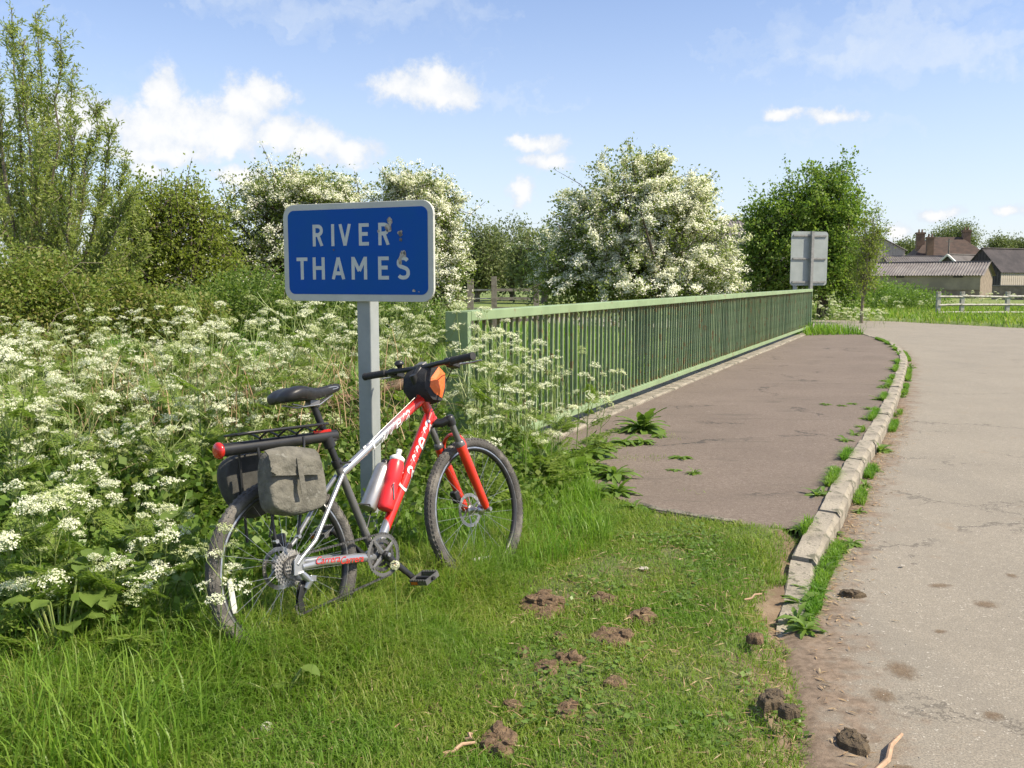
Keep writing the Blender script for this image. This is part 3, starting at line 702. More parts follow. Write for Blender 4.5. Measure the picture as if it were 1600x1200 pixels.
M['white_plastic'] = pmat('white_plastic', (.78, .77, .74), (.7, .69, .66), 10, .4)
M['reflector'] = pmat('clear_reflector', (.62, .62, .56), (.5, .5, .46), 120, .2, coat=.5)
M['amber'] = pmat('amber_reflector', (.55, .14, .02), rough=.2, coat=.6)
M['red_lens'] = pmat('red_lens', (.55, .02, .012), (.42, .012, .01), 60, .25, coat=.7)
M['bottle_red'] = pmat('bottle_red', (.72, .03, .035), (.66, .025, .03), 8, .32)
M['flask'] = pmat('brushed_flask', (.48, .46, .43), (.38, .37, .35), 12, .36, metal=.8)
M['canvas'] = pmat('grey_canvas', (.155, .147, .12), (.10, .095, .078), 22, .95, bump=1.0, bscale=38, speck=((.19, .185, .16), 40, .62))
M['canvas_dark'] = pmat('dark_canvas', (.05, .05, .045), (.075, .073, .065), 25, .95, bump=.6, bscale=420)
M['cordura'] = pmat('black_nylon', (.014, .014, .016), (.024, .024, .026), 40, .8, bump=.5, bscale=300)
M['orange'] = pmat('orange_nylon', (.80, .16, .03), (.72, .13, .02), 14, .6, bump=.3, bscale=90)
M['cable_black'] = pmat('cable_housing', (.02, .02, .02), rough=.45)
M['decal_white'] = pmat('white_decal', (.75, .75, .75), (.68, .68, .68), 20, .3)
M['decal_red'] = pmat('red_decal', (.55, .02, .012), rough=.3)
def paint_tube(name, x_lo, x_hi):
    m, t, b = principled(name); tc = t.new('ShaderNodeTexCoord').outputs['Object']
    sep = t.new('ShaderNodeSeparateXYZ'); t.put(sep.inputs[0], tc)
    f = t.ramp(sep.outputs[0], x_lo, x_hi)
    t.put(b.inputs['Base Color'], t.mix(f, (.40, .41, .42, 1), (.55, .018, .012, 1))); t.put(b.inputs['Metallic'], t.ramp(f, 0, 1, .65, 0))
    b.inputs['Roughness'].default_value = .26; b.inputs['Coat Weight'].default_value = .6; return m
M['paint_down'] = paint_tube('down_tube_paint', .530, .536)
M['paint_top'] = paint_tube('top_tube_paint', .56, .80)

B_TH, B_PH = .921, .1939
B_F = Vector((math.cos(B_TH), math.sin(B_TH), 0)); _l0 = Vector((-math.sin(B_TH), math.cos(B_TH), 0)); _z = Vector((0, 0, 1))
B_L = _l0 * math.cos(B_PH) - _z * math.sin(B_PH); B_U = _l0 * math.sin(B_PH) + _z * math.cos(B_PH)
B_O = Vector((-.7942, 3.3374, -.004))
B_M = Matrix(((B_F.x, B_L.x, B_U.x, B_O.x), (B_F.y, B_L.y, B_U.y, B_O.y), (B_F.z, B_L.z, B_U.z, B_O.z), (0, 0, 0, 1)))
B_I = B_M.inverted()
def bl(px, py, ly):
    """bicycle-local point seen at a pixel, on the plane Y = ly of the bicycle"""
    o = B_I @ Vector((0, 0, CAM_H)); d = B_I.to_3x3() @ pix_dir(px, py); t = (ly - o.y) / d.y
    return o + d * t
WR, WB = .34, 1.1205
BB = Vector((.4443, 0, .2836)); HUB_R = Vector((0, 0, WR)); HUB_F = Vector((WB, 0, WR))
AX = Vector((-.3412, 0, .9400)); CR = Vector((WB, 0, WR)) - .04 * Vector((AX.z, 0, -AX.x)) + .478 * AX
ST = lambda t: Vector((BB.x - .292 * t, 0, BB.z + .956 * t))
RY = Matrix.Rotation(math.pi / 2, 4, 'X')                       # local Z of a lathe -> -Y
def along(p, q):
    p, q = Vector(p), Vector(q); return Matrix.Translation(p) @ (q - p).to_track_quat('Z', 'Y').to_matrix().to_4x4()
def text_mesh(txt, mat, size, shear=0.25, ext=.0004, spacing=1.0):
    cu = bpy.data.curves.new('lettering', 'FONT'); cu.body = txt; cu.size = size; cu.shear = shear; cu.extrude = ext; cu.space_character = spacing; cu.resolution_u = 3
    o = bpy.data.objects.new('lettering', cu); COL.objects.link(o); dg = bpy.context.evaluated_depsgraph_get()
    me = bpy.data.meshes.new_from_object(o.evaluated_get(dg)); bpy.data.objects.remove(o); bpy.data.curves.remove(cu)
    me.materials.clear(); me.materials.append(mat); return me
def wrap_text(me, p0, p1, r, side=-1, off=0.0):
    """bend flat lettering (X along, Y up) onto a tube from p0 to p1 as seen from the right-hand side"""
    p0, p1 = Vector(p0), Vector(p1); t = (p1 - p0).normalized(); out = Vector((0, side, 0)); out = (out - t * out.dot(t)).normalized(); up = out.cross(t) * -side
    up = t.cross(out) * -1 if (t.cross(out)).z < 0 else t.cross(out)
    for v in me.vertices:
        x, y, z = v.co; a = (y + off) / r; rr = r + .0008 + max(0, z)
        v.co = p0 + t * x + out * rr * math.cos(a) + up * rr * math.sin(a)
    me.update(); return me

def build_bicycle():
    root = empty('bicycle'); root.matrix_basis = B_M
    tag(root, 'red and silver mountain bike leaning on the grey sign post', 'bicycle')
    bike = root
    # frame
    fr = MB().tube([ST(-.02), ST(.42)], [.0165, .0165], 16).build('frame', M['grey_alloy'], bike, True)
    MB().lathe([(.021, -.036), (.021, .036)], 18, Matrix.Translation(BB) @ RY).build('bottom_bracket_shell', M['silver'], fr, True)
    ht0, ht1 = CR + AX * .012, CR + AX * .158
    MB().lathe([(.025, 0), (.025, .012), (.0215, .02), (.0215, .126), (.025, .134), (.025, .146)], 18, along(ht0, ht1)).build('head_tube', M['red_gloss'], fr, True)
    tt0, tt1 = ST(.375), CR + AX * .128
    dt0, dt1 = BB + Vector((.012, 0, .01)), CR + AX * .045
    MB().tube([tt0, tt0.lerp(tt1, .5) + Vector((0, 0, .004)), tt1], [.0165, .019, .0215], 16).build('top_tube', M['paint_top'], fr, True)
    MB().tube([dt0, dt0.lerp(dt1, .5), dt1], [.020, .0235, .026], 16).build('down_tube', M['paint_down'], fr, True)
    MB().tube([dt1.lerp(dt0, .16), CR + AX * .05, CR + AX * .02], [.018, .020, .018], 12).build('gusset', M['red_gloss'], fr, True)
    for s in (-1, 1):
        y = .066 * s
        MB().tube([ST(.37) + Vector((-.012, .018 * s, 0)), Vector((.215, .045 * s, .535)), Vector((.105, .062 * s, .42)), Vector((.025, y, .372)), Vector((.0, y, .352))], [.0095, .0095, .009, .0085, .008], 12).build('seat_stay', M['silver'], fr, True)
        MB().tube([BB + Vector((-.03, .030 * s, -.002)), Vector((.30, .05 * s, .305)), Vector((.12, .064 * s, .334)), Vector((.02, y, .338))], [.0135, .0155, .013, .010], 12, flat=1.25, up=(0, 0, 1)).build('chain_stay', M['silver'], fr, True)
        MB().prism([(-.022, -.024), (.012, -.03), (.03, -.012), (.035, .03), (.01, .05), (-.012, .03)], .007, Matrix.Translation((0, y + .0035, WR)) @ RY).build('dropout', M['silver'], fr, bevel=.0015)
    MB().tube([Vector((.2, -.045, .525)), Vector((.222, 0, .54)), Vector((.2, .045, .525))], .007, 10).build('stay_bridge', M['silver'], fr, True)
    # lettering on the frame
    c0, c1 = Vector((.315, -.063, .300)), Vector((.105, -.077, .338))
    p0, p1 = Vector((.05, -.0785, .345)), Vector((.34, -.0605, .300))
    for x0, dz in ((.022, .004), (.150, -.006)):
        me = text_mesh('Carrera', M['decal_red'], .040, .35); t = (p1 - p0).normalized(); up = Vector((0, 0, 1)); up = (up - t * up.dot(t)).normalized(); out = Vector((0, -1, 0)); out = (out - t * out.dot(t)).normalized()
        for v in me.vertices: v.co = p0 + t * (x0 + v.co.x) + up * (v.co.y - .010 + dz) + out * (.0035 + v.co.z)
        me.update(); mobj('lettering', me, fr)
    L = (tt1 - tt0).length
    tta = tt0.lerp(tt1, .30); mobj('lettering', wrap_text(text_mesh('Carrera', M['decal_white'], .085, .6, spacing=1.03), tta, tt1, .0203, -1, -.022), fr)
    mobj('lettering', wrap_text(text_mesh('Carrera', M['decal_white'], .115, .3, spacing=1.0), dt0.lerp(dt1, .40), dt1, .0252, -1, -.030), fr)
    # fork
    fk = MB().lathe([(.019, 0), (.019, .02)], 14, along(CR - AX * .005, CR + AX * .1)).build('fork', M['black'], bike, True)
    top = HUB_F + AX * .478
    for s in (-1, 1):
        yv = Vector((0, .066 * s, 0)); hub = HUB_F + yv
        MB().tube([CR + Vector((0, .012 * s, 0)), CR + Vector((.012, .04 * s, -.004)), top + yv - AX * .006], [.022, .019, .021], 12).build('crown_arm', M['black'], fk, True)
        MB().lathe([(.0215, -.034), (.0225, -.01), (.0215, .006), (.015, .012)], 16, along(top + yv, top + yv + AX)).build('top_cap', M['black'], fk, True)
        MB().tube([hub + AX * .30, hub + AX * .47], .0145, 14).build('stanchion', M['grey_alloy'], fk, True)
        lo = MB(); lo.lathe([(.014, .005), (.019, .03), (.0195, .1), (.022, .20), (.0235, .322), (.0235, .335), (.0185, .336)], 18, along(hub, hub + AX)).build('lower_leg', M['fork_red'], fk, True)
        MB().lathe([(.022, .332), (.0235, .336), (.0215, .356), (.016, .362)], 16, along(hub, hub + AX)).build('wiper_seal', M['grey_alloy'], fk, True)
        MB().lathe([(.010, -.012), (.013, 0), (.010, .012)], 12, Matrix.Translation(hub + Vector((0, .012 * s, 0))) @ RY).build('axle_nut', M['steel'], fk, True)
    fwd = Vector((AX.z, 0, -AX.x)); ar = []
    for i in range(11):
        a = math.pi * i / 10; ar.append(HUB_F + AX * (.315 + .062 * math.sin(a)) + fwd * (.022 + .022 * math.sin(a)) + Vector((0, -.066 * math.cos(a), 0)))
    MB().tube(ar, .0085, 10, flat=1.5, up=tuple(fwd)).build('brake_arch', M['fork_red'], fk, True)
    # wheels
    tyre_prof = []
    for i in range(16):
        a = 2 * math.pi * i / 16; tyre_prof.append((.3165 + .0235 * math.cos(a), .0235 * math.sin(a)))
    def tyre_mesh():
        b = MB(); b.lathe(tyre_prof, 72, RY, closed=True)
        for k in range(90):                                     # low tread blocks
            a0 = 2 * math.pi * k / 90
            for y, da in ((-.010, 0), (.010, .5), (-.019, .5), (.019, 0)):
                a = a0 + da * 2 * math.pi / 90; r = .3165 + math.sqrt(.0235 ** 2 - y * y) - .0004
                m = Matrix.Rotation(-a, 4, 'Y') @ Matrix.Translation((r, y, 0)); b.box((0, 0, 0), (.004, .006, .010), m)if False else b.add([m @ Vector((x * .002, yy_ * .0032, z * .0055)) for x in (-1, 1) for yy_ in (-1, 1) for z in (-1, 1)], [(0, 1, 3, 2), (4, 6, 7, 5), (0, 4, 5, 1), (2, 3, 7, 6), (0, 2, 6, 4), (1, 5, 7, 3)])
        return b.mesh('tyre', M['tyre'], True)
    tm = tyre_mesh()
    rim = MB().lathe([(.296, -.0125), (.288, -.0135), (.278, -.008), (.275, 0), (.278, .008), (.288, .0135), (.296, .0125), (.292, 0)], 72, RY, closed=True).mesh('rim', M['black'], True)
    band = MB().lathe([(.2955, .0132), (.289, .0142), (.289, .0136), (.2955, .0126)], 72, RY, closed=True).mesh('rim_wall', M['steel'], True)
    spoke = MB().tube([(0, 0, 0), (0, 0, 1)], .0009, 4).mesh('spoke', M['steel'])
    def rotor(): 
        n = 72; outer = [(.080 * math.cos(2 * math.pi * i / n) * (1 + .012 * math.sin(i * math.pi / 3)), .080 * math.sin(2 * math.pi * i / n) * (1 + .012 * math.sin(i * math.pi / 3))) for i in range(n)]
        inner = [(.064 * math.cos(2 * math.pi * i / n), .064 * math.sin(2 * math.pi * i / n)) for i in range(n)]
        b = MB(); b.ring(outer, inner, .002, RY)
        for k in range(6):
            a = k * math.pi / 3; b.tube([(.02 * math.cos(a), 0, .02 * math.sin(a)), (.065 * math.cos(a + .45), 0, .065 * math.sin(a + .45))], .0035, 4)
        for k in range(36):
            a = k * math.pi / 18; b.lathe([(.0018, -.0016), (.0018, .0036)], 5, Matrix.Translation((.072 * math.cos(a), .0, .072 * math.sin(a))) @ RY)
        return b
    def wheel(name, hub, rear):
        w = empty(name, hub, 0, bike)
        t = mobj('tyre', tm, w); t.rotation_euler = (0, .3 if rear else 0, 0); mobj('rim', rim, w); mobj('rim_wall', band, w)
        o = mobj('rim_wall', band, w); o.scale = (1, -1, 1)
        hw = .05 if rear else .046
        MB().lathe([(.008, -hw - .01), (.012, -hw), (.024, -.034), (.024, -.028), (.014, -.02), (.013, .02), (.026, .026), (.026, .032), (.014, hw)], 20, RY).build('hub', M['steel'], w, True)
        for k in range(32):
            s = 1 if k % 2 else -1; j = k // 2; c = 1 if j % 2 else -1
            ar_ = 2 * math.pi * k / 32; ah = ar_ - c * 1.15
            P = Vector((.021 * math.cos(ah), .030 * s, .021 * math.sin(ah))); Q = Vector((.277 * math.cos(ar_), .003 * s, .277 * math.sin(ar_)))
            o = mobj('spoke', spoke, w); o.matrix_basis = along(P, Q) @ Matrix.Diagonal((1, 1, (Q - P).length, 1))
        r = rotor().build('brake_rotor', M['steel'], w); r.location = (0, .04, 0)
        # reflector clipped between spokes
        if rear: pa, pb = bl(358, 905, -.012) - hub, bl(367, 958, -.012) - hub
        else: pa, pb = bl(738, 876, -.012) - hub, bl(768, 871, -.012) - hub
        MB().tube([pa, pa.lerp(pb, .12), pa.lerp(pb, .88), pb], [.009, .0125, .0125, .009], 6, flat=.45, up=(0, 1, 0)).build('wheel_reflector', M['reflector'], w)
        return w
    rw = wheel('rear_wheel', HUB_R, True); wheel('front_wheel', HUB_F, False)
    # cassette
    cs = empty('cassette', HUB_R, 0, bike)
    for k, (rad, nt) in enumerate([(.069, 32), (.061, 28), (.053, 24), (.046, 21), (.040, 18), (.034, 15), (.029, 13), (.024, 11)]):
        n = nt * 2; outer = [((rad + (.003 if i % 2 else -.004)) * math.cos(2 * math.pi * i / n), (rad + (.003 if i % 2 else -.004)) * math.sin(2 * math.pi * i / n)) for i in range(n)]
        inner = [(.016 * math.cos(2 * math.pi * i / n), .016 * math.sin(2 * math.pi * i / n)) for i in range(n)]
        MB().ring(outer, inner, .002, Matrix.Translation((0, -.020 - k * .0046, 0)) @ RY).build('sprocket', M['sprocket'], cs)
    # crankset
    ck = MB().lathe([(.012, -.07), (.012, .07)], 14, Matrix.Translation(BB) @ RY).build('crankset', M['steel_dark'], bike, True)
    for rad, nt, y in ((.088, 42, -.052), (.066, 32, -.044), (.046, 22, -.036)):
        n = nt * 2; outer = [((rad + (.003 if i % 2 else -.003)) * math.cos(2 * math.pi * i / n), (rad + (.003 if i % 2 else -.003)) * math.sin(2 * math.pi * i / n)) for i in range(n)]
        inner = [((rad - .015) * math.cos(2 * math.pi * i / n), (rad - .015) * math.sin(2 * math.pi * i / n)) for i in range(n)]
        MB().ring(outer, inner, .0025, Matrix.Translation(BB + Vector((0, y, 0))) @ RY).build('chainring', M['grey_alloy'] if rad > .08 else M['steel_dark'], ck)
    sp = MB()
    for k in range(4):
        a = k * math.pi / 2 + .55; sp.tube([BB + Vector((.012 * math.cos(a), -.056, .012 * math.sin(a))), BB + Vector((.076 * math.cos(a), -.054, .076 * math.sin(a)))], [.013, .008], 6, flat=.5, up=(0, 1, 0))
        sp.lathe([(.006, -.002), (.006, .005)], 8, Matrix.Translation(BB + Vector((.074 * math.cos(a), -.054, .074 * math.sin(a)))) @ RY)
    sp.build('spider', M['grey_alloy'], ck)
    for s, an in ((-1, -math.radians(47)), (1, math.pi - math.radians(47))):
        d = Vector((math.cos(an), 0, math.sin(an))); a = BB + Vector((0, .072 * s, 0)); e = a + d * .172 + Vector((0, .014 * s, 0))
        cr_ = MB().tube([a - d * .014, a, a + d * .05, e - d * .03, e, e + d * .012], [.012, .019, .0155, .013, .014, .010], 10, flat=.62, up=(0, 1, 0)).build('crank_arm', M['black'], ck, True)
        MB().lathe([(.009, 0), (.009, .006), (.005, .0065)], 12, Matrix.Translation(a + Vector((0, .010 * s - .003, 0))) @ RY).build('crank_bolt', M['steel'], ck)
        pc = e + Vector((.0, .062 * s, 0)); pd = MB().lathe([(.008, -.058), (.010, 0), (.008, .058)], 10, Matrix.Translation(pc) @ RY).build('pedal', M['black'], ck, True)
        ca = MB(); tl = Matrix.Rotation(math.radians(-14), 4, 'Y')
        for sx in (-1, 1):
            ca.box(pc + tl @ Vector((.038 * sx, 0, 0)), (.006, .088, .024), tl.to_3x3())
            for j in range(6): ca.box(pc + tl @ Vector((.042 * sx, -.036 + j * .0145, .009)), (.005, .006, .012), tl.to_3x3())
            ca.box(pc + tl @ Vector((0, .044 * sx, 0)), (.082, .006, .022), tl.to_3x3())
        ca.build('pedal_cage', M['grey_alloy'], pd)
        for sx in (-1, 1): MB().box(pc + tl @ Vector((.0445 * sx, .018, 0)), (.004, .034, .012), tl.to_3x3()).build('pedal_reflector', M['amber'], pd)
    # rear derailleur
    dr = empty('rear_derailleur', HUB_R, 0, bike)
    h1 = Vector((.018, -.076, -.035)); j1, j2 = Vector((.012, -.060, -.075)), Vector((-.006, -.056, -.150))
    MB().tube([Vector((.006, -.074, -.018)), h1, Vector((.035, -.082, -.058)), Vector((.018, -.074, -.082))], [.011, .014, .016, .011], 8, flat=.8).build('parallelogram', M['silver'], dr, bevel=.002)
    MB().box(Vector((.044, -.088, -.050)), (.028, .012, .022), Matrix.Rotation(.3, 3, 'Y')).build('knuckle', M['steel'], dr, bevel=.002)
    for y in (-.008, .008): MB().tube([j1 + Vector((0, y, .01)), j1 + Vector((0, y, 0)), j1.lerp(j2, .5) + Vector((-.012, y, 0)), j2 + Vector((0, y, 0)), j2 + Vector((0, y, -.010))], [.008, .016, .010, .016, .008], 8, flat=.12, up=(0, 1, 0)).build('cage_plate', M['black'], dr)
    for j in (j1, j2):
        n = 22; MB().ring([((.024 if i % 2 else .019) * math.cos(2 * math.pi * i / n), (.024 if i % 2 else .019) * math.sin(2 * math.pi * i / n)) for i in range(n)], [(.006 * math.cos(2 * math.pi * i / n), .006 * math.sin(2 * math.pi * i / n)) for i in range(n)], .004, Matrix.Translation(j + Vector((0, .002, 0))) @ RY).build('jockey_wheel', M['black'], dr)
    # chain: links along its run
    def arc(c, r, a0, a1, y, n): return [Vector((c.x + r * math.cos(a0 + (a1 - a0) * i / n), y, c.z + r * math.sin(a0 + (a1 - a0) * i / n))) for i in range(n + 1)]
    J1, J2 = HUB_R + j1, HUB_R + j2
    path = arc(HUB_R, .041, math.radians(210), math.radians(80), -.0385, 10) + arc(BB, .088, math.radians(95), math.radians(-95), -.051, 16) + arc(J2, .022, math.radians(-70), math.radians(-235), -.056, 7) + arc(J1, .022, math.radians(-55), math.radians(80), -.058, 6) + [Vector((HUB_R.x - .034, -.0385, HUB_R.z - .022))]
    ch = MB(); dist = 0; lp = path[0]; step = .0063; acc = 0; k = 0
    for a, b in zip(path, path[1:]):
        d = b - a; ln = d.length; u = d.normalized() if ln else d
        while acc < ln:
            p = a + u * acc; rot = u.to_track_quat('X', 'Z').to_matrix()
            ch.box(p, (.0085, .0085 if k % 2 else .0055, .0082 if k % 2 else .0062), rot); acc += step; k += 1
        acc -= ln
    ch.build('chain', M['steel_dark'], bike)
    # seat post, clamp, saddle
    sp_ = MB().tube([ST(.40), ST(.672)], .0145, 16).build('seat_post', M['black'], bike, True)
    MB().lathe([(.0205, -.016), (.0215, 0), (.0205, .016)], 16, along(ST(.42), ST(.6))).tube([ST(.42) + Vector((.0, -.022, 0)), ST(.42) + Vector((.05, -.027, -.004))], .004, 6).build('seat_clamp', M['black'], bike, True)
    MB().box(ST(.685), (.05, .036, .030), Matrix.Rotation(.2, 3, 'Y')).build('saddle_clamp', M['grey_alloy'], sp_, bevel=.004)
    sd_o = ST(.735)
    prof = [(-.158, .034, .022, -.014), (-.153, .066, .040, -.010), (-.132, .084, .054, -.003), (-.098, .088, .060, .004), (-.055, .076, .060, .003), (-.015, .053, .052, -.005), (.03, .037, .046, -.007), (.08, .029, .042, -.003), (.125, .026, .038, .005), (.150, .021, .030, .008), (.160, .010, .014, .006)]
    b = MB(); vs = []; n = 20
    for x, hw, th, z in prof:
        for j in range(n):
            a = 2 * math.pi * j / n; cy, cz = math.cos(a), math.sin(a)
            yv_ = hw * (abs(cy) ** .8) * (1 if cy >= 0 else -1); zz = (th * .45 * (abs(cz) ** .8) if cz >= 0 else -th * 1.0 * (abs(cz) ** 1.1) * (.35 + .65 * abs(cy)))
            if cz > 0: zz -= .008 * math.exp(-(yv_ / .012) ** 2) * (1 if x < .06 else .3)
            vs.append((sd_o.x + x * 1.02, yv_, sd_o.z + z + zz))
    k = len(prof); fs = [(i * n + j, i * n + (j + 1) % n, (i + 1) * n + (j + 1) % n, (i + 1) * n + j) for i in range(k - 1) for j in range(n)] + [tuple(range(n - 1, -1, -1)), tuple((k - 1) * n + j for j in range(n))]
    sad = b.add(vs, fs).build('saddle', M['vinyl'], bike, True); s_ = sad.modifiers.new('sub', 'SUBSURF'); s_.levels = 1; s_.render_levels = 2
    for s in (-1, 1): MB().tube([sd_o + Vector((-.11, .03 * s, -.040)), sd_o + Vector((-.05, .022 * s, -.056)), sd_o + Vector((.03, .022 * s, -.056)), sd_o + Vector((.115, .008 * s, -.024))], .0037, 8).build('saddle_rail', M['steel'], sad, True)
    lb = MB(); 
    for s in (-1, 1): lb.ring([(sd_o.x + .105 + .032 * math.cos(a), .006 * math.sin(a)) for a in [2 * math.pi * i / 20 for i in range(20)]], [(sd_o.x + .105 + .028 * math.cos(a), .0035 * math.sin(a)) for a in [2 * math.pi * i / 20 for i in range(20)]], .0008, Matrix(((1, 0, 0, 0), (0, 0, s, .0262 * s), (0, 1, 0, sd_o.z + .003), (0, 0, 0, 1))))
    lb.build('saddle_badge', M['silver'], sad)
    # bar rack on the seat post
    ra, rb = bl(524, 680, 0), bl(345, 704, 0)
    rk = MB().tube([ra, ra.lerp(rb, .5), rb], [.0225, .0235, .0235], 16).build('rear_rack', M['black'], bike, True)
    dirv = (rb - ra).normalized()
    MB().lathe([(.026, 0), (.030, .004), (.031, .012), (.024, .020), (.010, .023)], 20, along(rb, rb + dirv)).build('rear_reflector', M['red_lens'], rk, True)
    MB().lathe([(.024, -.02), (.024, .02)], 14, along(ST(.515), ST(.7))).tube([ST(.515), ra], .02, 10).build('rack_clamp', M['black'], rk, True)
    MB().tube([ra.lerp(rb, .06) + Vector((0, -.012, .0215)), ra.lerp(rb, .22) + Vector((0, -.012, .0215))], .006, 6).build('rack_stripe', M['red_gloss'], rk, True)
    upv = Vector((0, 0, 1)); zt = .050
    loop = []
    A, Bq = ra.lerp(rb, .10), ra.lerp(rb, .90)
    for p, y in ((A, -.03), (A.lerp(Bq, .1), -.055), (A.lerp(Bq, .9), -.055), (Bq, -.04), (Bq, .04), (A.lerp(Bq, .9), .055), (A.lerp(Bq, .1), .055), (A, .03), (A, -.03)): loop.append(p + Vector((0, y, zt)))
    MB().tube(loop, .0052, 8).build('platform_loop', M['black'], rk, True)
    for t in (.12, .32, .52, .72): MB().tube([A.lerp(Bq, t) + Vector((0, -.055, zt)), A.lerp(Bq, t) + Vector((0, 0, .026)), A.lerp(Bq, t) + Vector((0, .055, zt))], .0045, 6).build('cross_bar', M['black'], rk, True)
    MB().box(A.lerp(Bq, .5) + Vector((0, 0, zt + .003)), ((Bq - A).length * .95, .03, .005), Matrix.Rotation(-math.atan2(dirv.z, -dirv.x) * -1, 3, 'Y')).build('platform_plate', M['black'], rk)
    for a_, b_, y in (((475, 690), (466, 838), -.085), ((404, 708), (431, 846), -.085)):
        p, q = bl(*a_, -.058), bl(*b_, -.085)
        MB().tube([p + Vector((0, 0, .02)), p, p.lerp(q, .5) + Vector((0, -.01, 0)), q], .0055, 8).build('rack_strut', M['black'], rk, True)
        MB().tube([Vector((p.x, -p.y, p.z + .02)), Vector((q.x, -q.y, q.z))], .0055, 8).build('rack_strut', M['black'], rk, True)
        MB().lathe([(.008, -.01), (.008, .01)], 8, Matrix.Translation(q) @ RY).build('strut_bolt', M['steel'], rk)
    MB().box(Vector((.05, .085, .43)), (.05, .03, .06)).box(Vector((.06, .06, .40)), (.035, .035, .045)).build('rear_caliper', M['black'], bike, bevel=.006)
    MB().box(HUB_F + Vector((-.055, .066, .075)), (.035, .034, .06), Matrix.Rotation(-.3, 3, 'Y')).build('front_caliper', M['black'], fk, bevel=.006)
    # stem, bar, controls
    htt = CR + AX * .16; bc = CR + AX * .274 + Vector((.066, 0, 0))
    MB().tube([htt - AX * .005, htt + AX * .085], [.020, .018], 14).tube([htt + AX * .062, htt.lerp(bc, .7) + AX * .02, bc], [.019, .017, .0165], 12).build('stem', M['black'], bike, True)
    MB().box(bc + Vector((.012, 0, 0)), (.035, .048, .045), Matrix.Rotation(-.35, 3, 'Y')).build('bar_clamp', M['grey_alloy'], bike, bevel=.006)
    bar = MB().tube([bc + Vector((-.028, .335, .006)), bc + Vector((-.008, .12, .004)), bc + Vector((0, .03, 0)), bc + Vector((0, -.03, 0)), bc + Vector((-.008, -.12, .004)), bc + Vector((-.028, -.335, .006))], .0118, 14).build('handlebar', M['black'], bike, True)
    for s in (-1, 1):
        g0, g1 = bc + Vector((-.016, .205 * s, .0045)), bc + Vector((-.0285, .338 * s, .006)); d = (g1 - g0).normalized()
        MB().lathe([(.0155, 0), (.0185, .004), (.0165, .012), (.0168, .12), (.0185, .128), (.0175, .135), (.010, .136)], 18, along(g0, g1)).build('grip', M['rubber'], bar, True)
        c = bc + Vector((.006, .175 * s, .002))
        MB().box(c + Vector((.018, 0, -.012)), (.05, .045, .032), Matrix.Rotation(.3, 3, 'Y')).lathe([(.018, -.016), (.018, .016)], 14, Matrix.Translation(c + Vector((-.012, 0, .002))) @ RY).build('shifter', M['black'], bar, bevel=.005)
        MB().lathe([(.011, -.004), (.011, .004)], 12, Matrix.Translation(c + Vector((.035, .02 * s, -.012)))).build('lever_pivot', M['steel'], bar)
        MB().tube([c + Vector((.042, -.004 * s, -.012)), c + Vector((.058, .035 * s, -.016)), c + Vector((.046, .085 * s, -.018)), c + Vector((.042, .128 * s, -.016)), c + Vector((.048, .140 * s, -.016))], [.007, .0065, .0055, .0055, .006], 8, flat=.7, up=(0, 0, 1)).build('brake_lever', M['steel'], bar, True)
    MB().lathe([(.008, -.02), (.014, 0), (.022, .004), (.0225, .012), (.014, .022), (.003, .025)], 16, Matrix.Translation(bc + Vector((0, .13, .028)))).build('bell', M['black'], bar, True)
    cb = lambda pts: (lambda P: [P[0].lerp(P[1], .0)] + [((1 - t) ** 3) * P[0] + 3 * t * (1 - t) ** 2 * P[1] + 3 * t * t * (1 - t) * P[2] + t ** 3 * P[3] for t in [i / 12 for i in range(1, 13)]])([Vector(p) for p in pts])
    for P in (((bc.x + .03, -.155, bc.z - .005), (bc.x + .17, -.11, bc.z + .03), (bc.x + .12, .02, bc.z - .12), (CR.x + .005, .03, CR.z + .05)),
              ((bc.x + .03, .155, bc.z - .005), (bc.x + .18, .10, bc.z + .02), (bc.x + .13, -.03, bc.z - .14), (CR.x - .02, -.03, CR.z + .06)),
              ((bc.x + .04, .165, bc.z - .01), (bc.x + .20, .1, bc.z - .05), (top.x + .03, .09, top.z), (HUB_F.x - .05, .086, HUB_F.z + .12))):
        MB().tube(cb(P), .0026, 6).build('control_cable', M['cable_black'], bike, True)
    MB().tube([ST(.375) + Vector((.03, -.012, .02)), tt0.lerp(tt1, .45) + Vector((0, -.006, .0265)), tt1 + Vector((-.02, -.004, .025))], .0011, 5).build('gear_cable', M['steel'], bike, True)
    MB().tube([dt0 + Vector((.03, -.018, -.012)), dt0.lerp(dt1, .5) + Vector((.022, -.012, -.014)), dt1 + Vector((.015, -.02, -.02))], .0016, 5).build('gear_cable', M['cable_black'], bike, True)
    for c in (.25,): MB().lathe([(.005, -.004), (.005, .012)], 8, along(tt0.lerp(tt1, c) + Vector((0, -.006, .022)), tt1 + Vector((0, -.006, .022)))).build('cable_stop', M['silver'], fr)
    # bottles in cages (things of their own)
    def bottle(name, label, p, q, mats, prof, cap, cat):
        r = empty(name); r.matrix_basis = B_M @ along(p, q); tag(r, label, cat)
        MB().lathe(prof, 26).build('body', mats[0], r, True); MB().lathe(cap, 22).build('cap', mats[1], r, True); return r
    dn = (dt1 - dt0).normalized(); ndt = Vector((-dn.z, 0, dn.x))
    p = bl(601, 797, -.012); q = bl(622, 712, -.012)
    ln = (q - p).length; r_ = .0365
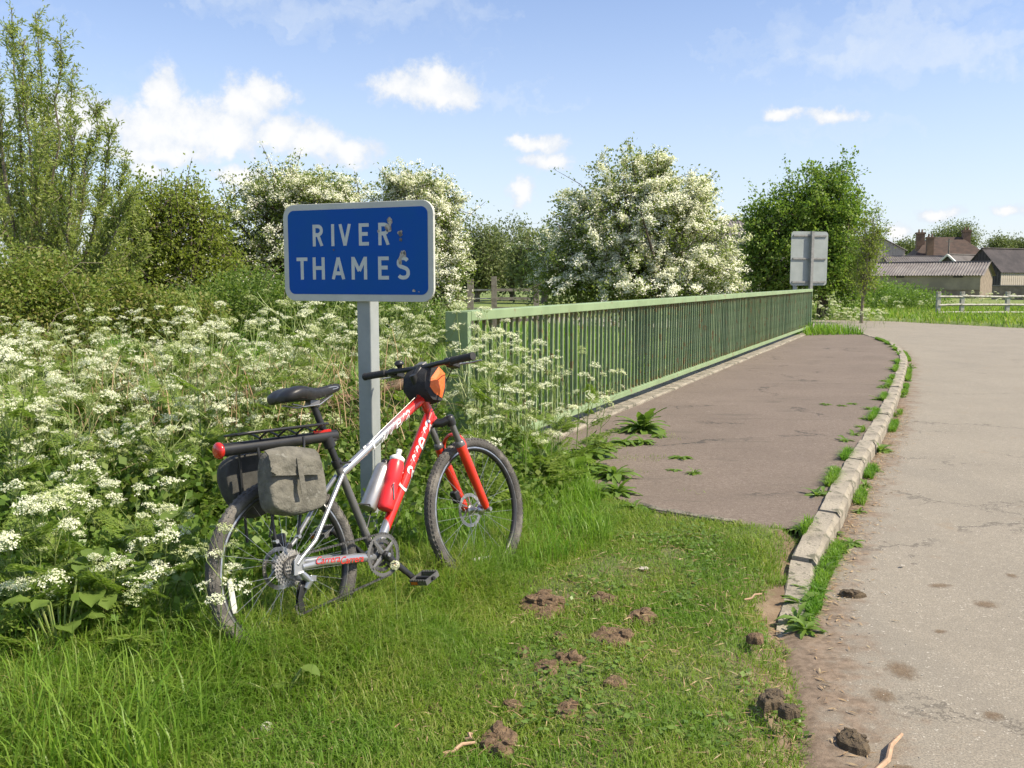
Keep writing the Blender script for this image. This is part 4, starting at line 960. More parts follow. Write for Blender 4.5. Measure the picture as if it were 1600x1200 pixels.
    bt = bottle('water_bottle', 'bright red plastic water bottle with white cap on the bicycle frame', p, q, (M['bottle_red'], M['white_plastic']),
           [(.028, 0), (.034, .006), (r_ - .001, .02), (r_, ln * .30), (r_ - .004, ln * .40), (r_ - .005, ln * .46), (r_ - .002, ln * .52), (r_, ln * .56), (r_, ln * .80), (r_ - .004, ln * .86), (r_ - .007, ln * .90)],
           [(r_ - .006, ln * .895), (r_ - .004, ln * .905), (r_ - .004, ln * .955), (r_ - .012, ln * .985), (.012, ln * .995), (.011, ln * 1.06), (.013, ln * 1.065), (.012, ln * 1.11), (.004, ln * 1.12)], 'bottle')
    cg = MB()
    for s in (-1, 1): cg.tube([dt0.lerp(dt1, .26) + ndt * .03, p.lerp(q, .2) + Vector((0, .04 * s, 0)), p.lerp(q, .42) + Vector((0, .036 * s, 0)) + ndt * .02, dt0.lerp(dt1, .5) + ndt * .03], .003, 6)
    cg.build('bottle_cage', M['steel'], fr, True)
    p2, q2 = bl(574, 795, .035), bl(603, 722, .035); ln2 = (q2 - p2).length
    bottle('steel_flask', 'brushed steel flask behind the red bottle on the bicycle', p2, q2, (M['flask'], M['black']),
           [(.034, 0), (.037, .006), (.037, ln2 * .82), (.032, ln2 * .90), (.022, ln2 * .94)], [(.020, ln2 * .93), (.020, ln2 * 1.0), (.016, ln2 * 1.03)], 'flask')
    cg = MB(); s2 = ST(.20)
    cg.tube([ST(.1), p2 + Vector((.02, 0, -.012)), p2 + Vector((-.02, -.04, .02)), ST(.24)], .003, 6); cg.build('bottle_cage', M['black'], fr, True)
    # front bag
    r = empty('handlebar_bag'); r.matrix_basis = B_M; tag(r, 'black nylon handlebar bag with orange side panels', 'bag')
    side = [bl(*p_, -.060) for p_ in ((683, 570), (690, 577), (697, 590), (696, 612), (690, 626), (676, 624), (664, 606), (664, 584), (672, 572))]
    def soft(b, loop, y0, y1, k=6):
        n = len(loop); vs = []; c = sum(loop, Vector()) / n
        for i in range(k + 1):
            t = i / k; y = y0 + (y1 - y0) * t; sc = 1 + .10 * math.sin(math.pi * t)
            for p_ in loop: v = c + (p_ - c) * sc; vs.append((v.x, y, v.z))
        fs = [(i * n + j, i * n + (j + 1) % n, (i + 1) * n + (j + 1) % n, (i + 1) * n + j) for i in range(k) for j in range(n)] + [tuple(range(n - 1, -1, -1)), tuple(k * n + j for j in range(n))]
        return b.add(vs, fs)
    bd = soft(MB(), side, -.060, .075).build('bag_body', M['cordura'], r, True)
    for y in (-.0625, .0775):
        pn = [bl(*p_, -.060) for p_ in ((685, 573), (695, 584), (694, 606), (690, 622), (678, 614), (671, 604), (673, 590), (680, 580))]
        c = sum(pn, Vector()) / len(pn); s = -1 if y < 0 else 1
        vs = [(v.x, y, v.z) for v in pn] + [(c.x + (v.x - c.x) * .55, y + .010 * s, c.z + (v.z - c.z) * .55) for v in pn]; n = len(pn)
        MB().add(vs, [(j, (j + 1) % n, n + (j + 1) % n, n + j) for j in range(n)] + [tuple(range(n, 2 * n))]).build('side_panel', M['orange'], r)
    for y in (-.05, .05): MB().tube([Vector((bc.x, y, bc.z - .014)), Vector((bc.x + .02, y, bc.z + .014)), Vector((bc.x + .035, y, bc.z - .01)), Vector((side[8].x + .01, y, side[8].z - .02))], .009, 6, flat=.3, up=(0, 1, 0)).build('bag_strap', M['cordura'], r)
    # panniers
    def pannier(name, label, loop_px, yin, yout, flap_px, strap_px, mat, mirror=False):
        r = empty(name); r.matrix_basis = B_M; tag(r, label, 'bag')
        lp_ = [bl(*p_, (yin + yout) / 2) for p_ in loop_px]; c = sum(lp_, Vector()) / len(lp_); n = len(lp_); K = 7; vs = []
        for i in range(K + 1):
            t = i / K; y = yin + (yout - yin) * t; sc = .88 + .14 * math.sin(math.pi * min(1, .18 + t * .62))
            for j, p_ in enumerate(lp_):
                q_ = c + (p_ - c) * sc; w = .011 * mnoise.noise((q_.x * 28, y * 28, q_.z * 28)); w += .005 * mnoise.noise((q_.x * 60, y * 60, q_.z * 60)); vs.append((q_.x + w, y + w, q_.z + w * 1.2))
        fs = [(i * n + j, i * n + (j + 1) % n, (i + 1) * n + (j + 1) % n, (i + 1) * n + j) for i in range(K) for j in range(n)]
        # outer face as rings to the middle so that it can crumple
        b0 = K * n; rings = [b0]
        for q in (.72, .42, .15):
            st_ = len(vs)
            for j in range(n):
                x, y, z = vs[b0 + j]; p_ = Vector((c.x + (x - c.x) * q, yout + (yout - yin) * .05 * (1 - q), c.z + (z - c.z) * q)); w = .016 * mnoise.noise((p_.x * 24, 3, p_.z * 22))
                vs.append((p_.x, p_.y + w, p_.z))
            rings.append(st_)
        for a, b in zip(rings, rings[1:]): fs += [(a + j, a + (j + 1) % n, b + (j + 1) % n, b + j) for j in range(n)]
        fs += [tuple(rings[-1] + j for j in range(n)), tuple(range(n - 1, -1, -1))]
        o = MB().add(vs, fs).build('bag_body', mat, r, True); m = o.modifiers.new('sub', 'SUBSURF'); m.levels = 1; m.render_levels = 2
        if flap_px:
            G = 9; f0 = [[None] * (G + 1) for _ in range(G + 1)]; tl, tr, br, bl_ = [bl(*p_, yout) for p_ in flap_px]
            vs = []
            for i in range(G + 1):
                for j in range(G + 1):
                    u, v = j / G, i / G; p_ = tl.lerp(tr, u).lerp(bl_.lerp(br, u), v); w = .016 * mnoise.noise((p_.x * 20, 8, p_.z * 20)) + .009 * mnoise.noise((p_.x * 60, 2, p_.z * 60))
                    vs.append((p_.x, yout - .016 - .010 * math.sin(v * 2.4) + .075 * max(0, .18 - v) + w, p_.z + .014 * math.sin(math.pi * u) * (1 - v)))
            N1 = (G + 1) ** 2; vs += [(x, y + .006, z) for x, y, z in vs]
            fs = []
            for i in range(G):
                for j in range(G): a = i * (G + 1) + j; fs += [(a, a + 1, a + G + 2, a + G + 1), (N1 + a, N1 + a + G + 1, N1 + a + G + 2, N1 + a + 1)]
            for k_ in range(G):
                for a, b in ((k_ + 1, k_), (G * (G + 1) + k_, G * (G + 1) + k_ + 1), (k_ * (G + 1), (k_ + 1) * (G + 1)), ((k_ + 1) * (G + 1) + G, k_ * (G + 1) + G)): fs.append((a, b, N1 + b, N1 + a))
            MB().add(vs, fs).build('flap', mat, r, True)
        for sp in strap_px or []:
            pts = [bl(*p_, yout) for p_ in sp]; pts = [Vector((p_.x, yout - .034, p_.z)) for p_ in pts]
            MB().tube(pts, .013, 6, flat=.14, up=(0, 1, 0)).build('strap', mat, r)
        return r
    pannier('pannier_bag', 'grey green canvas pannier with flap on the near side of the bicycle rack',
            [(412, 712), (425, 702), (448, 699), (472, 702), (492, 716), (499, 745), (502, 775), (500, 792), (480, 800), (452, 806), (428, 802), (416, 796), (412, 770), (410, 740)], -.075, -.165,
            [(413, 704), (490, 702), (497, 742), (418, 744)], [[(458, 716), (461, 740), (466, 772)], [(415, 733), (424, 738)]], M['canvas'])
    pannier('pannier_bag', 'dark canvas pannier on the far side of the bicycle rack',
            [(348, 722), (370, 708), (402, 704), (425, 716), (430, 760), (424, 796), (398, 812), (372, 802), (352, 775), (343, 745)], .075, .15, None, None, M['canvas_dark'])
build_bicycle()

# ------------------------------------------------------------------ foliage builders
def unit(v): return v / np.maximum(1e-9, np.linalg.norm(v, axis=-1, keepdims=True))
def leaves(P, D, size, asp, rng, curl=.25, flat=0.0):
    """one folded diamond leaf per point: P base, D direction; returns verts, quads"""
    n = len(P); size = np.broadcast_to(size, (n,))[:, None]
    D = unit(D); r = unit(rng.normal(size=(n, 3)) + np.array([0, 0, flat])); S = unit(np.cross(D, r)); N = np.cross(S, D)
    w = size * asp * .5
    a = P; b = P + D * size * .45 + S * w + N * size * curl * .3; c = P + D * size; d = P + D * size * .45 - S * w + N * size * curl * .3
    V = np.stack([a, b, c, d], 1).reshape(-1, 3); i = np.arange(n)[:, None] * 4
    return V, (i + np.array([[0, 1, 2, 3]]))
def petals(P, N, size, rng):
    """a small square blossom facing roughly N"""
    n = len(P); N = unit(N + rng.normal(size=(n, 3)) * .45); t = unit(np.cross(N, rng.normal(size=(n, 3)))); b = np.cross(N, t)
    s = (np.broadcast_to(size, (n,)) * rng.uniform(.7, 1.25, n))[:, None] * .5
    V = np.stack([P + t * s, P + b * s + N * s * .3, P - t * s, P - b * s + N * s * .3], 1).reshape(-1, 3)
    return V, (np.arange(n)[:, None] * 4 + np.array([[0, 1, 2, 3]]))
def limbs_mesh(name, paths, mat, n=5):
    b = MB()
    for pts, rs in paths: b.tube(pts, list(rs), n, cap=False)
    return b.mesh(name, mat, True)
def in_env(env, rng, n, shell=.5):
    """points in a union of ellipsoids, drawn towards the outside; also the outward direction"""
    vol = np.array([e[3] * e[4] * e[5] for e in env]) ** .75; k = rng.choice(len(env), n, p=vol / vol.sum())
    E = np.array(env)[k]; d = unit(rng.normal(size=(n, 3))); r = (shell + (1 - shell) * rng.random(n)) ** .8
    return E[:, :3] + d * r[:, None] * E[:, 3:], unit(d / E[:, 3:]), k
def crown_tree(name, label, cat, base, env, seed, n_spray, slen, per, lsize, leafm, barkm, asp=.6, blossom=0, bsize=.02, bl_bias=.2, droop=.25, up=.3, jit=.06, trunk=.12, n_limb=26, group=None, shell=.45, multi=1, bcol='blossom', tight=1.0, barespray=0.0):
    """tree: limbs run from the base to twig sprays spread through the crown; leaves (and blossom) sit along the sprays"""
    rng = np.random.default_rng(seed); base = np.array(base, float)
    root = empty(name, tuple(base)); tag(root, label, cat, group)
    env = [(e[0] - base[0], e[1] - base[1], e[2] - base[2], e[3], e[4], e[5]) for e in env]
    P, O, k = in_env(env, rng, n_spray, shell)
    D = unit(O * .8 + rng.normal(size=P.shape) * .55 + np.array([0, 0, up])); L = slen * rng.uniform(.5, 1.35, n_spray)
    st_ = rng.random(n_spray) < .06; L[st_] *= 1.5; D[st_] = unit(D[st_] + np.array([0, 0, .55]) * (O[st_, 2:] > -.1)); P[st_] += O[st_] * slen * .25
    T = np.linspace(0, 1, 6)
    SP = P[:, None, :] + D[:, None, :] * (T[None, :, None] - .35) * L[:, None, None] + np.array([0, 0, -1.0]) * (droop * L)[:, None, None] * (T ** 2)[None, :, None]
    # leaves
    m = rng.integers(0, n_spray, n_spray * per); t = rng.random(len(m)) ** .8 * 4.999; i = t.astype(int); f = (t - i)[:, None]
    Q = SP[m, i] * (1 - f) + SP[m, i + 1] * f + rng.normal(size=(len(m), 3)) * jit * tight
    dirs = D[m] * .5 + rng.normal(size=(len(m), 3)) * .8 + np.array([0, 0, -.1])
    V, F = leaves(Q, dirs, lsize * rng.uniform(.65, 1.3, len(m)), asp, rng, flat=1.2)
    mobj('crown', new_mesh('crown', V, F, leafm), root)
    if blossom:
        w = np.clip(O[:, 2] * .6 + bl_bias + rng.normal(size=n_spray) * .35 + O @ np.array([.35, -.25, 0]), 0, None); w = w / w.sum() if w.sum() else None
        w = w * rng.random(n_spray) ** 1.6; w /= w.sum(); mc = rng.choice(n_spray, int(n_spray * blossom), p=w); t = rng.random(len(mc)) * 4.999; i = t.astype(int); f = (t - i)[:, None]
        C = SP[mc, i] * (1 - f) + SP[mc, i + 1] * f + rng.normal(size=(len(mc), 3)) * jit * .5 + np.array([0, 0, jit * .55]) + O[mc] * jit * .4
        q = 8; Cq = np.repeat(C, q, 0) + rng.normal(size=(len(C) * q, 3)) * bsize * 1.15 * np.array([1, 1, .6])
        nn = np.repeat(unit(O[mc] * .6 + np.array([0, 0, .9])), q, 0)
        V, F = petals(Cq, nn, bsize, rng); mobj('blossom', new_mesh('blossom', V, F, M[bcol]), root)
    # wood
    paths = []; tip = rng.choice(n_spray, min(n_limb, n_spray), replace=False)
    cz = np.mean([e[2] for e in env])
    for st in range(multi):
        ang = 2 * math.pi * st / max(1, multi) + .4; lean = np.array([math.cos(ang), math.sin(ang), 0]) * (.25 if multi > 1 else .03)
        topz = cz * .8; tr = [np.array([0, 0, -.25]), lean * topz * .35 + np.array([0, 0, topz * .35]), lean * topz + np.array([0, 0, topz])]
        for j in tip[st::multi]:
            p = SP[j, 0]; s = rng.uniform(.25, .8); a = lean * topz * s + np.array([0, 0, topz * s]); mid = (a + p) / 2 + rng.normal(size=3) * .08 * np.linalg.norm(p - a) + np.array([0, 0, .05])
            rr = trunk * .38 / max(1, multi ** .5); paths.append(([a, a * .65 + mid * .35, mid, mid * .4 + p * .6, p], np.array([1, .8, .55, .35, .2]) * rr))
        q = trunk / max(1, multi ** .5); paths.append((tr, [q * 1.15, q * .9, q * .6]))
    mobj('trunk', limbs_mesh('trunk', paths, barkm, 6), root)
    tw = []; 
    for j in set(rng.choice(n_spray, min(n_spray, 420), replace=False)) | set(np.nonzero(st_)[0]): tw.append(([SP[j, 0], SP[j, 2], SP[j, 5]], [.008 * (1 + slen), .005 * (1 + slen), .002]))
    tag(mobj('twigs', limbs_mesh('twigs', tw, barkm, 3), root), None, None, None, 'stuff')
    return root
def envp(px, py, rx, ry, Y, depth=None):
    c = atY(px, py, Y); k = Y / FPX * 1.02; return (c.x, c.y, c.z, rx * k, depth or rx * k * .9, ry * k)

# ------------------------------------------------------------------ trees and shrubs
def build_trees():
    # hawthorn in full flower beyond the railing
    Y = 17.5
    crown_tree('hawthorn_tree', 'big rounded hawthorn smothered in white blossom behind the railing', 'tree', atY(1000, 470, Y).to_2d().to_3d() + Vector((0, 0, -.5)),
        [envp(995, 350, 100, 85, Y), envp(925, 405, 85, 70, Y), envp(1070, 405, 78, 75, Y), envp(985, 288, 66, 42, Y), envp(1050, 315, 66, 55, Y), envp(875, 430, 45, 38, Y), envp(1105, 430, 48, 42, Y), envp(995, 440, 125, 45, Y), envp(905, 345, 40, 38, Y)],
        21, 1250, .62, 36, .060, M['hawthorn_leaf'], M['bark'], blossom=13, bsize=.030, bl_bias=.34, droop=.22, jit=.06, trunk=.16, n_limb=30)
    # hawthorns behind the sign
    Y = 11.5
    crown_tree('hawthorn_tree', 'white flowering hawthorn rising directly right of the blue sign', 'tree', (atY(650, 470, Y).x, Y, -.1),
        [envp(650, 350, 48, 62, Y), envp(625, 298, 28, 26, Y), envp(680, 320, 26, 38, Y), envp(660, 430, 55, 60, Y), envp(690, 390, 30, 70, Y), envp(600, 440, 40, 60, Y)],
        22, 850, .42, 34, .040, M['hawthorn_leaf'], M['bark'], blossom=12, bsize=.019, bl_bias=.5, droop=.2, jit=.042, trunk=.09, n_limb=20)
    Y = 12.5
    crown_tree('hawthorn_tree', 'hawthorn with sprays of white blossom behind the left edge of the blue sign', 'tree', (atY(470, 470, Y).x, Y, -.1),
        [envp(470, 330, 72, 55, Y), envp(515, 312, 46, 38, Y), envp(440, 298, 36, 26, Y), envp(400, 360, 56, 80, Y), envp(500, 420, 110, 70, Y), envp(385, 430, 50, 60, Y), envp(545, 340, 32, 36, Y)],
        23, 1250, .44, 34, .042, M['hawthorn_leaf'], M['bark'], blossom=8, bsize=.019, bl_bias=.25, droop=.2, jit=.045, trunk=.1, n_limb=26)
    Y = 11.0
    crown_tree('green_thorn_shrub', 'bright green thorn shrub between the willow and the blossoming hawthorns', 'shrub', (atY(270, 480, Y).x, Y, -.1),
        [envp(270, 370, 78, 66, Y), envp(230, 340, 48, 38, Y), envp(310, 350, 48, 42, Y), envp(280, 440, 100, 60, Y), envp(200, 430, 60, 60, Y)],
        24, 900, .50, 34, .042, M['green_leaf'], M['bark'], blossom=.12, bsize=.02, droop=.12, up=.5, jit=.055, trunk=.08, n_limb=24, multi=3)
    # willow at the upper left: feathery upright leaders
    rng = np.random.default_rng(31); Y = 9.6; base = np.array([atY(60, 470, Y).x, Y, -.05]); root = empty('willow_tree', tuple(base))
    tag(root, 'tall feathery grey green willow with upright shoots', 'tree'); paths = []; QP = []; QD = []
    tips = [(-30, -60, .0), (18, 12, .3), (38, 60, -.2), (95, 52, 0), (112, 120, .5), (75, 150, .4), (150, 165, .2), (172, 210, -.3), (198, 262, 0), (212, 330, .3), (-10, 90, .5), (60, 210, -.5), (130, 250, .6), (20, 230, .7), (100, 300, -.4), (180, 330, -.5), (-60, 30, .2), (-70, 160, .5), (45, 120, .8), (0, 320, -.7), (160, 300, .8), (55, 20, .9), (225, 380, 0), (205, 300, -.6), (-20, 380, -.8), (120, 190, -.8), (40, 330, .2)]
    for (px, py, dy) in tips:
        t = np.array(atY(px, py, Y + dy)) - base; b0 = np.array([rng.normal() * .18, rng.normal() * .15, .0]); q1 = np.array([t[0] * .35 + b0[0], t[1] * .4, t[2] * .36]); q2 = np.array([t[0] * .78, t[1] * .8, t[2] * .68])
        T = np.linspace(0, 1, 12)[:, None]; C = ((1 - T) ** 3) * b0 + 3 * T * (1 - T) ** 2 * q1 + 3 * T * T * (1 - T) * q2 + T ** 3 * t
        C[1:-1] += rng.normal(size=(10, 3)) * .025
        paths.append(([c for c in C], np.linspace(.030, .004, 12)))
        for s in range(84):
            u = rng.uniform(.22, 1) ** .8 * 10.99; i = int(u); p = C[i] * (1 - u + i) + C[i + 1] * (u - i); tang = unit(C[i + 1] - C[i])
            d = unit(tang * .9 + rng.normal(size=3) * .65 + np.array([0, 0, .25])); ln = rng.uniform(.16, .55) * (1.15 - u / 15); S = [p, p + d * ln * .5, p + d * ln + np.array([0, 0, .05 * ln])]
            if s % 2 == 0: paths.append((S, [.005, .0035, .0015]))
            nl = 28; v = rng.random(nl)[:, None]; QP.append(S[0] * (1 - v) + S[2] * v + rng.normal(size=(nl, 3)) * .02); QD.append(d * .7 + rng.normal(size=(nl, 3)) * .55 + np.array([0, 0, -.15]))
    QP = np.concatenate(QP); QD = np.concatenate(QD); V, F = leaves(QP, QD, .052 * rng.uniform(.6, 1.25, len(QP)), .27, rng, flat=.4)
    mobj('crown', new_mesh('crown', V, F, M['willow_leaf']), root); mobj('trunk', limbs_mesh('trunk', paths, M['willow_bark'], 4), root)
    # broad-leaved tree at the bend
    Y = 36
    crown_tree('maple_tree', 'dense dark green tree standing at the bend behind the grey sign back', 'tree', (atY(1285, 470, Y).x, Y, -.2),
        [envp(1280, 330, 58, 55, Y), envp(1300, 284, 30, 24, Y), envp(1235, 350, 55, 45, Y), envp(1305, 390, 44, 65, Y), envp(1250, 405, 80, 58, Y), envp(1185, 365, 24, 34, Y), envp(1190, 420, 34, 46, Y), envp(1322, 320, 22, 32, Y), envp(1325, 440, 28, 36, Y)],
        25, 900, 1.25, 56, .115, M['tree_leaf'], M['bark'], asp=.75, droop=.12, up=.55, jit=.11, trunk=.22, n_limb=26)
    Y = 32.5
    crown_tree('birch_sapling', 'slim pale stemmed sapling beside the dark green tree', 'tree', (atY(1347, 470, Y).x, Y, -.1),
        [envp(1356, 400, 20, 50, Y), envp(1366, 365, 16, 40, Y), envp(1352, 440, 18, 24, Y)], 26, 130, .8, 26, .075, M['green_leaf'], M['willow_bark'], droop=.0, up=.9, jit=.09, trunk=.06, n_limb=7, shell=.1)
    # willows beyond the meadow and round the farm
    k = 0
    for px, top, r, Y, lab in ((745, 352, 42, 62, 'round grey green willow just right of the flowering hawthorn beside the sign'), (800, 348, 45, 66, 'largest rounded far willow across the meadow'), (850, 362, 45, 58, 'far willow tucked against the big hawthorn'), (905, 372, 40, 64, 'far willow mostly hidden behind the big hawthorn'), (560, 385, 50, 70, 'far willow hidden behind the blue sign'), (690, 380, 30, 75, 'smaller far willow at the meadow edge')):
        c = atY(px, 439, Y); h = (439 - top)
        crown_tree('far_willow', lab, 'tree', (c.x, Y, -.2), [envp(px, 439 - h * .45, r, h * .55, Y), envp(px - r * .5, 439 - h * .25, r * .7, h * .45, Y), envp(px + r * .5, 439 - h * .25, r * .7, h * .45, Y)], 40 + k, 420, 1.1, 22, .24, M['far_leaf'], M['willow_bark'], asp=.45, droop=.1, up=.7, jit=.25, trunk=.2, n_limb=8, group='willows across the meadow'); k += 1
    for px, py, r, Y, lab in ((1492, 368, 27, 150, 'far tree rising behind the farmhouse ridge'), (1415, 395, 14, 130, 'small far tree left of the farmhouse chimney'), (1562, 388, 14, 150, 'far tree above the dark barn roof'), (1592, 390, 16, 150, 'far tree at the right end of the skyline')):
        c = atY(px, 439, Y); crown_tree('far_tree', lab, 'tree', (c.x, Y, -.2), [envp(px, py, r, r * .65, Y), envp(px + r * .4, py + r * .4, r * .8, r * .7, Y), envp(px - r * .4, py + r * .5, r * .8, r * .7, Y)], 60 + k, 220, 2.0, 46, .30, M['far_leaf'], M['bark'], droop=.1, jit=.5, trunk=.3, n_limb=8, group='far trees round the farm'); k += 1
build_trees()

def leaf_mass(name, label, cat, env, seed, n, size, mat, kind=None, asp=.6, shell=.3, zmin=-.3, group=None, dry=0):
    """bushy mass of leaves without a trunk to be seen"""
    rng = np.random.default_rng(seed); P, O, _ = in_env(env, rng, n // 7, shell)
    Q = np.repeat(P, 7, 0) + rng.normal(size=(len(P) * 7, 3)) * size * 1.1; Oq = np.repeat(O, 7, 0); ok = Q[:, 2] > zmin; Q = Q[ok]; Oq = Oq[ok]
    V, F = leaves(Q, Oq * .5 + rng.normal(size=Q.shape) * .8, size * rng.uniform(.5, 1.3, len(Q)), asp, rng, flat=1.6)
    b = np.array([env[0][0], env[0][1], 0]); o = mobj(name, new_mesh(name, V - b, F, mat), None, tuple(b)); tag(o, label, cat, group, kind)
    if dry:
        paths = []
        for i in range(dry):
            p = P[rng.integers(len(P))] - b; d = unit(rng.normal(size=3) + np.array([0, 0, .4])); l = rng.uniform(.3, 1.1) * (size * 12)
            paths.append(([p, p + d * l * .5 + np.array([0, 0, .05]), p + d * l + np.array([0, 0, -.06])], [.0035, .003, .002]))
        tag(mobj('stems', limbs_mesh('stems', paths, M['willow_bark'], 4), o), None, None, None, 'stuff')
    return o
def build_masses():
    leaf_mass('bramble_thicket', 'tangled olive green bramble thicket under the willow', 'shrub', [envp(30, 480, 70, 95, 7.4), envp(110, 490, 60, 70, 7.6), envp(-60, 500, 90, 110, 7.0), envp(180, 470, 50, 50, 8.2), envp(250, 500, 60, 50, 8.2), envp(10, 570, 100, 60, 6.9), envp(80, 430, 40, 40, 7.8), envp(310, 500, 50, 40, 8.6)], 71, 56000, .035, M['bramble'], dry=70)
    leaf_mass('hedge_shrub', 'dark leafy hedge at the foot of the hawthorns', 'shrub', [envp(400, 480, 110, 60, 9.6), envp(540, 500, 110, 60, 9.2), envp(650, 510, 70, 50, 8.8), envp(300, 500, 80, 50, 9.2)], 72, 34000, .036, M['dark_leaf'], dry=30)
    leaf_mass('undergrowth', 'leafy green undergrowth beneath the cow parsley', None, [(-1.6, 4.6, .1, 1.3, .7, .45), (-2.6, 5.2, .15, 1.3, 1.0, .5), (-.9, 5.3, .1, .9, .6, .42), (-.1, 5.6, .0, .45, .5, .22), (-1.5, 5.9, .15, 1.6, .7, .6), (-.3, 6.2, .0, .5, .45, .28), (-3.0, 6.4, .2, 1.2, .8, .65)], 73, 60000, .046, M['dark_leaf'], 'stuff', zmin=-.02, shell=.35, asp=.7)
    leaf_mass('undergrowth', 'broad low weeds crowding the lower left bank', None, [(-1.75, 3.35, .02, .75, .42, .34), (-1.35, 3.85, .05, .6, .4, .36), (-2.2, 3.7, .05, .6, .5, .45), (-.75, 4.35, .02, .45, .3, .30), (-2.6, 4.3, .1, .7, .6, .5)], 74, 24000, .044, M['weed'], 'stuff', zmin=-.02, shell=.3, asp=.75)
    # rough growth on the far side of the lane
    leaf_mass('roadside_hedge', 'low shaggy green hedge below the farm shed wall', 'shrub', [envp(1400, 462, 50, 18, 46, 2), envp(1440, 468, 40, 12, 44, 2), envp(1370, 458, 30, 24, 44, 2)], 75, 9000, .11, M['weed'])
    leaf_mass('hedgerow', 'distant dark hedgerow along the far edge of the fields', None, [(x, 240 + 20 * math.sin(x * .03), 1.2, 14, 4, 2.6 + .9 * math.sin(x * .13)) for x in range(-240, 240, 16)], 76, 26000, .8, M['far_leaf'], 'stuff', shell=.5)
build_masses()

# ------------------------------------------------------------------ grass
def blades(P, h, w, rng, lean=.45, wind=(0, 0)):
    n = len(P); a = rng.uniform(0, 2 * math.pi, n); d = np.stack([np.cos(a), np.sin(a), np.zeros(n)], 1); s = np.stack([-np.sin(a), np.cos(a), np.zeros(n)], 1)
    l = (lean * rng.uniform(.1, 1.5, n))[:, None]; h = np.broadcast_to(h, (n,))[:, None]; w = np.broadcast_to(w, (n,))[:, None]
    up = np.array([0, 0, 1.0])
    m1 = P + up * h * .5 + d * l * h * .25; m2 = P + up * h * .85 * (1 - .2 * l) + d * l * h * .65; t = P + up * h * (1 - .35 * l) + d * l * h * 1.15
    V = np.stack([P - s * w / 2, P + s * w / 2, m1 - s * w * .42, m1 + s * w * .42, m2 - s * w * .28, m2 + s * w * .28, t], 1).reshape(-1, 3)
    i = np.arange(n)[:, None] * 7
    F = np.concatenate([i + np.array([[0, 1, 3]]), i + np.array([[0, 3, 2]]), i + np.array([[2, 3, 5]]), i + np.array([[2, 5, 4]]), i + np.array([[4, 5, 6]])], 0)
    return V, F
BARE = []                                             # worn or covered patches (x, y, radius)
for _px, _py, _w in ((845, 945, 66), (850, 967, 30), (873, 998, 26), (945, 937, 38), (1000, 965, 46), (957, 999, 58), (815, 1022, 22), (853, 1046, 38), (893, 1036, 50), (962, 1069, 34), (885, 1112, 34), (802, 1106, 28), (780, 1162, 54), (698, 1040, 22), (678, 1111, 20), (1205, 1092, 44), (1232, 1112, 40), (872, 828, 20), (1180, 998, 22), (1050, 860, 50), (930, 1000, 40), (870, 1020, 40)):
    _p = at(_px, _py, .01); BARE.append((_p.x, _p.y, _w * .42 * _p.y / FPX))
def grass_patch(name, label, n, xr, yr, hfun, keep, seed, mat, w=.0042, lean=.55):
    rng = np.random.default_rng(seed); x = rng.uniform(*xr, n); y = rng.uniform(*yr, n); k = keep(x, y, rng); x, y = x[k], y[k]
    z = ground_z(x, y) - .012; h = hfun(x, y, rng); ok = h > .006
    V, F = blades(np.stack([x, y, z], 1)[ok], h[ok], w * rng.uniform(.6, 1.4, ok.sum()), rng, lean)
    return tag(mobj(name, new_mesh(name, V, F, mat)), label, None, None, 'stuff')
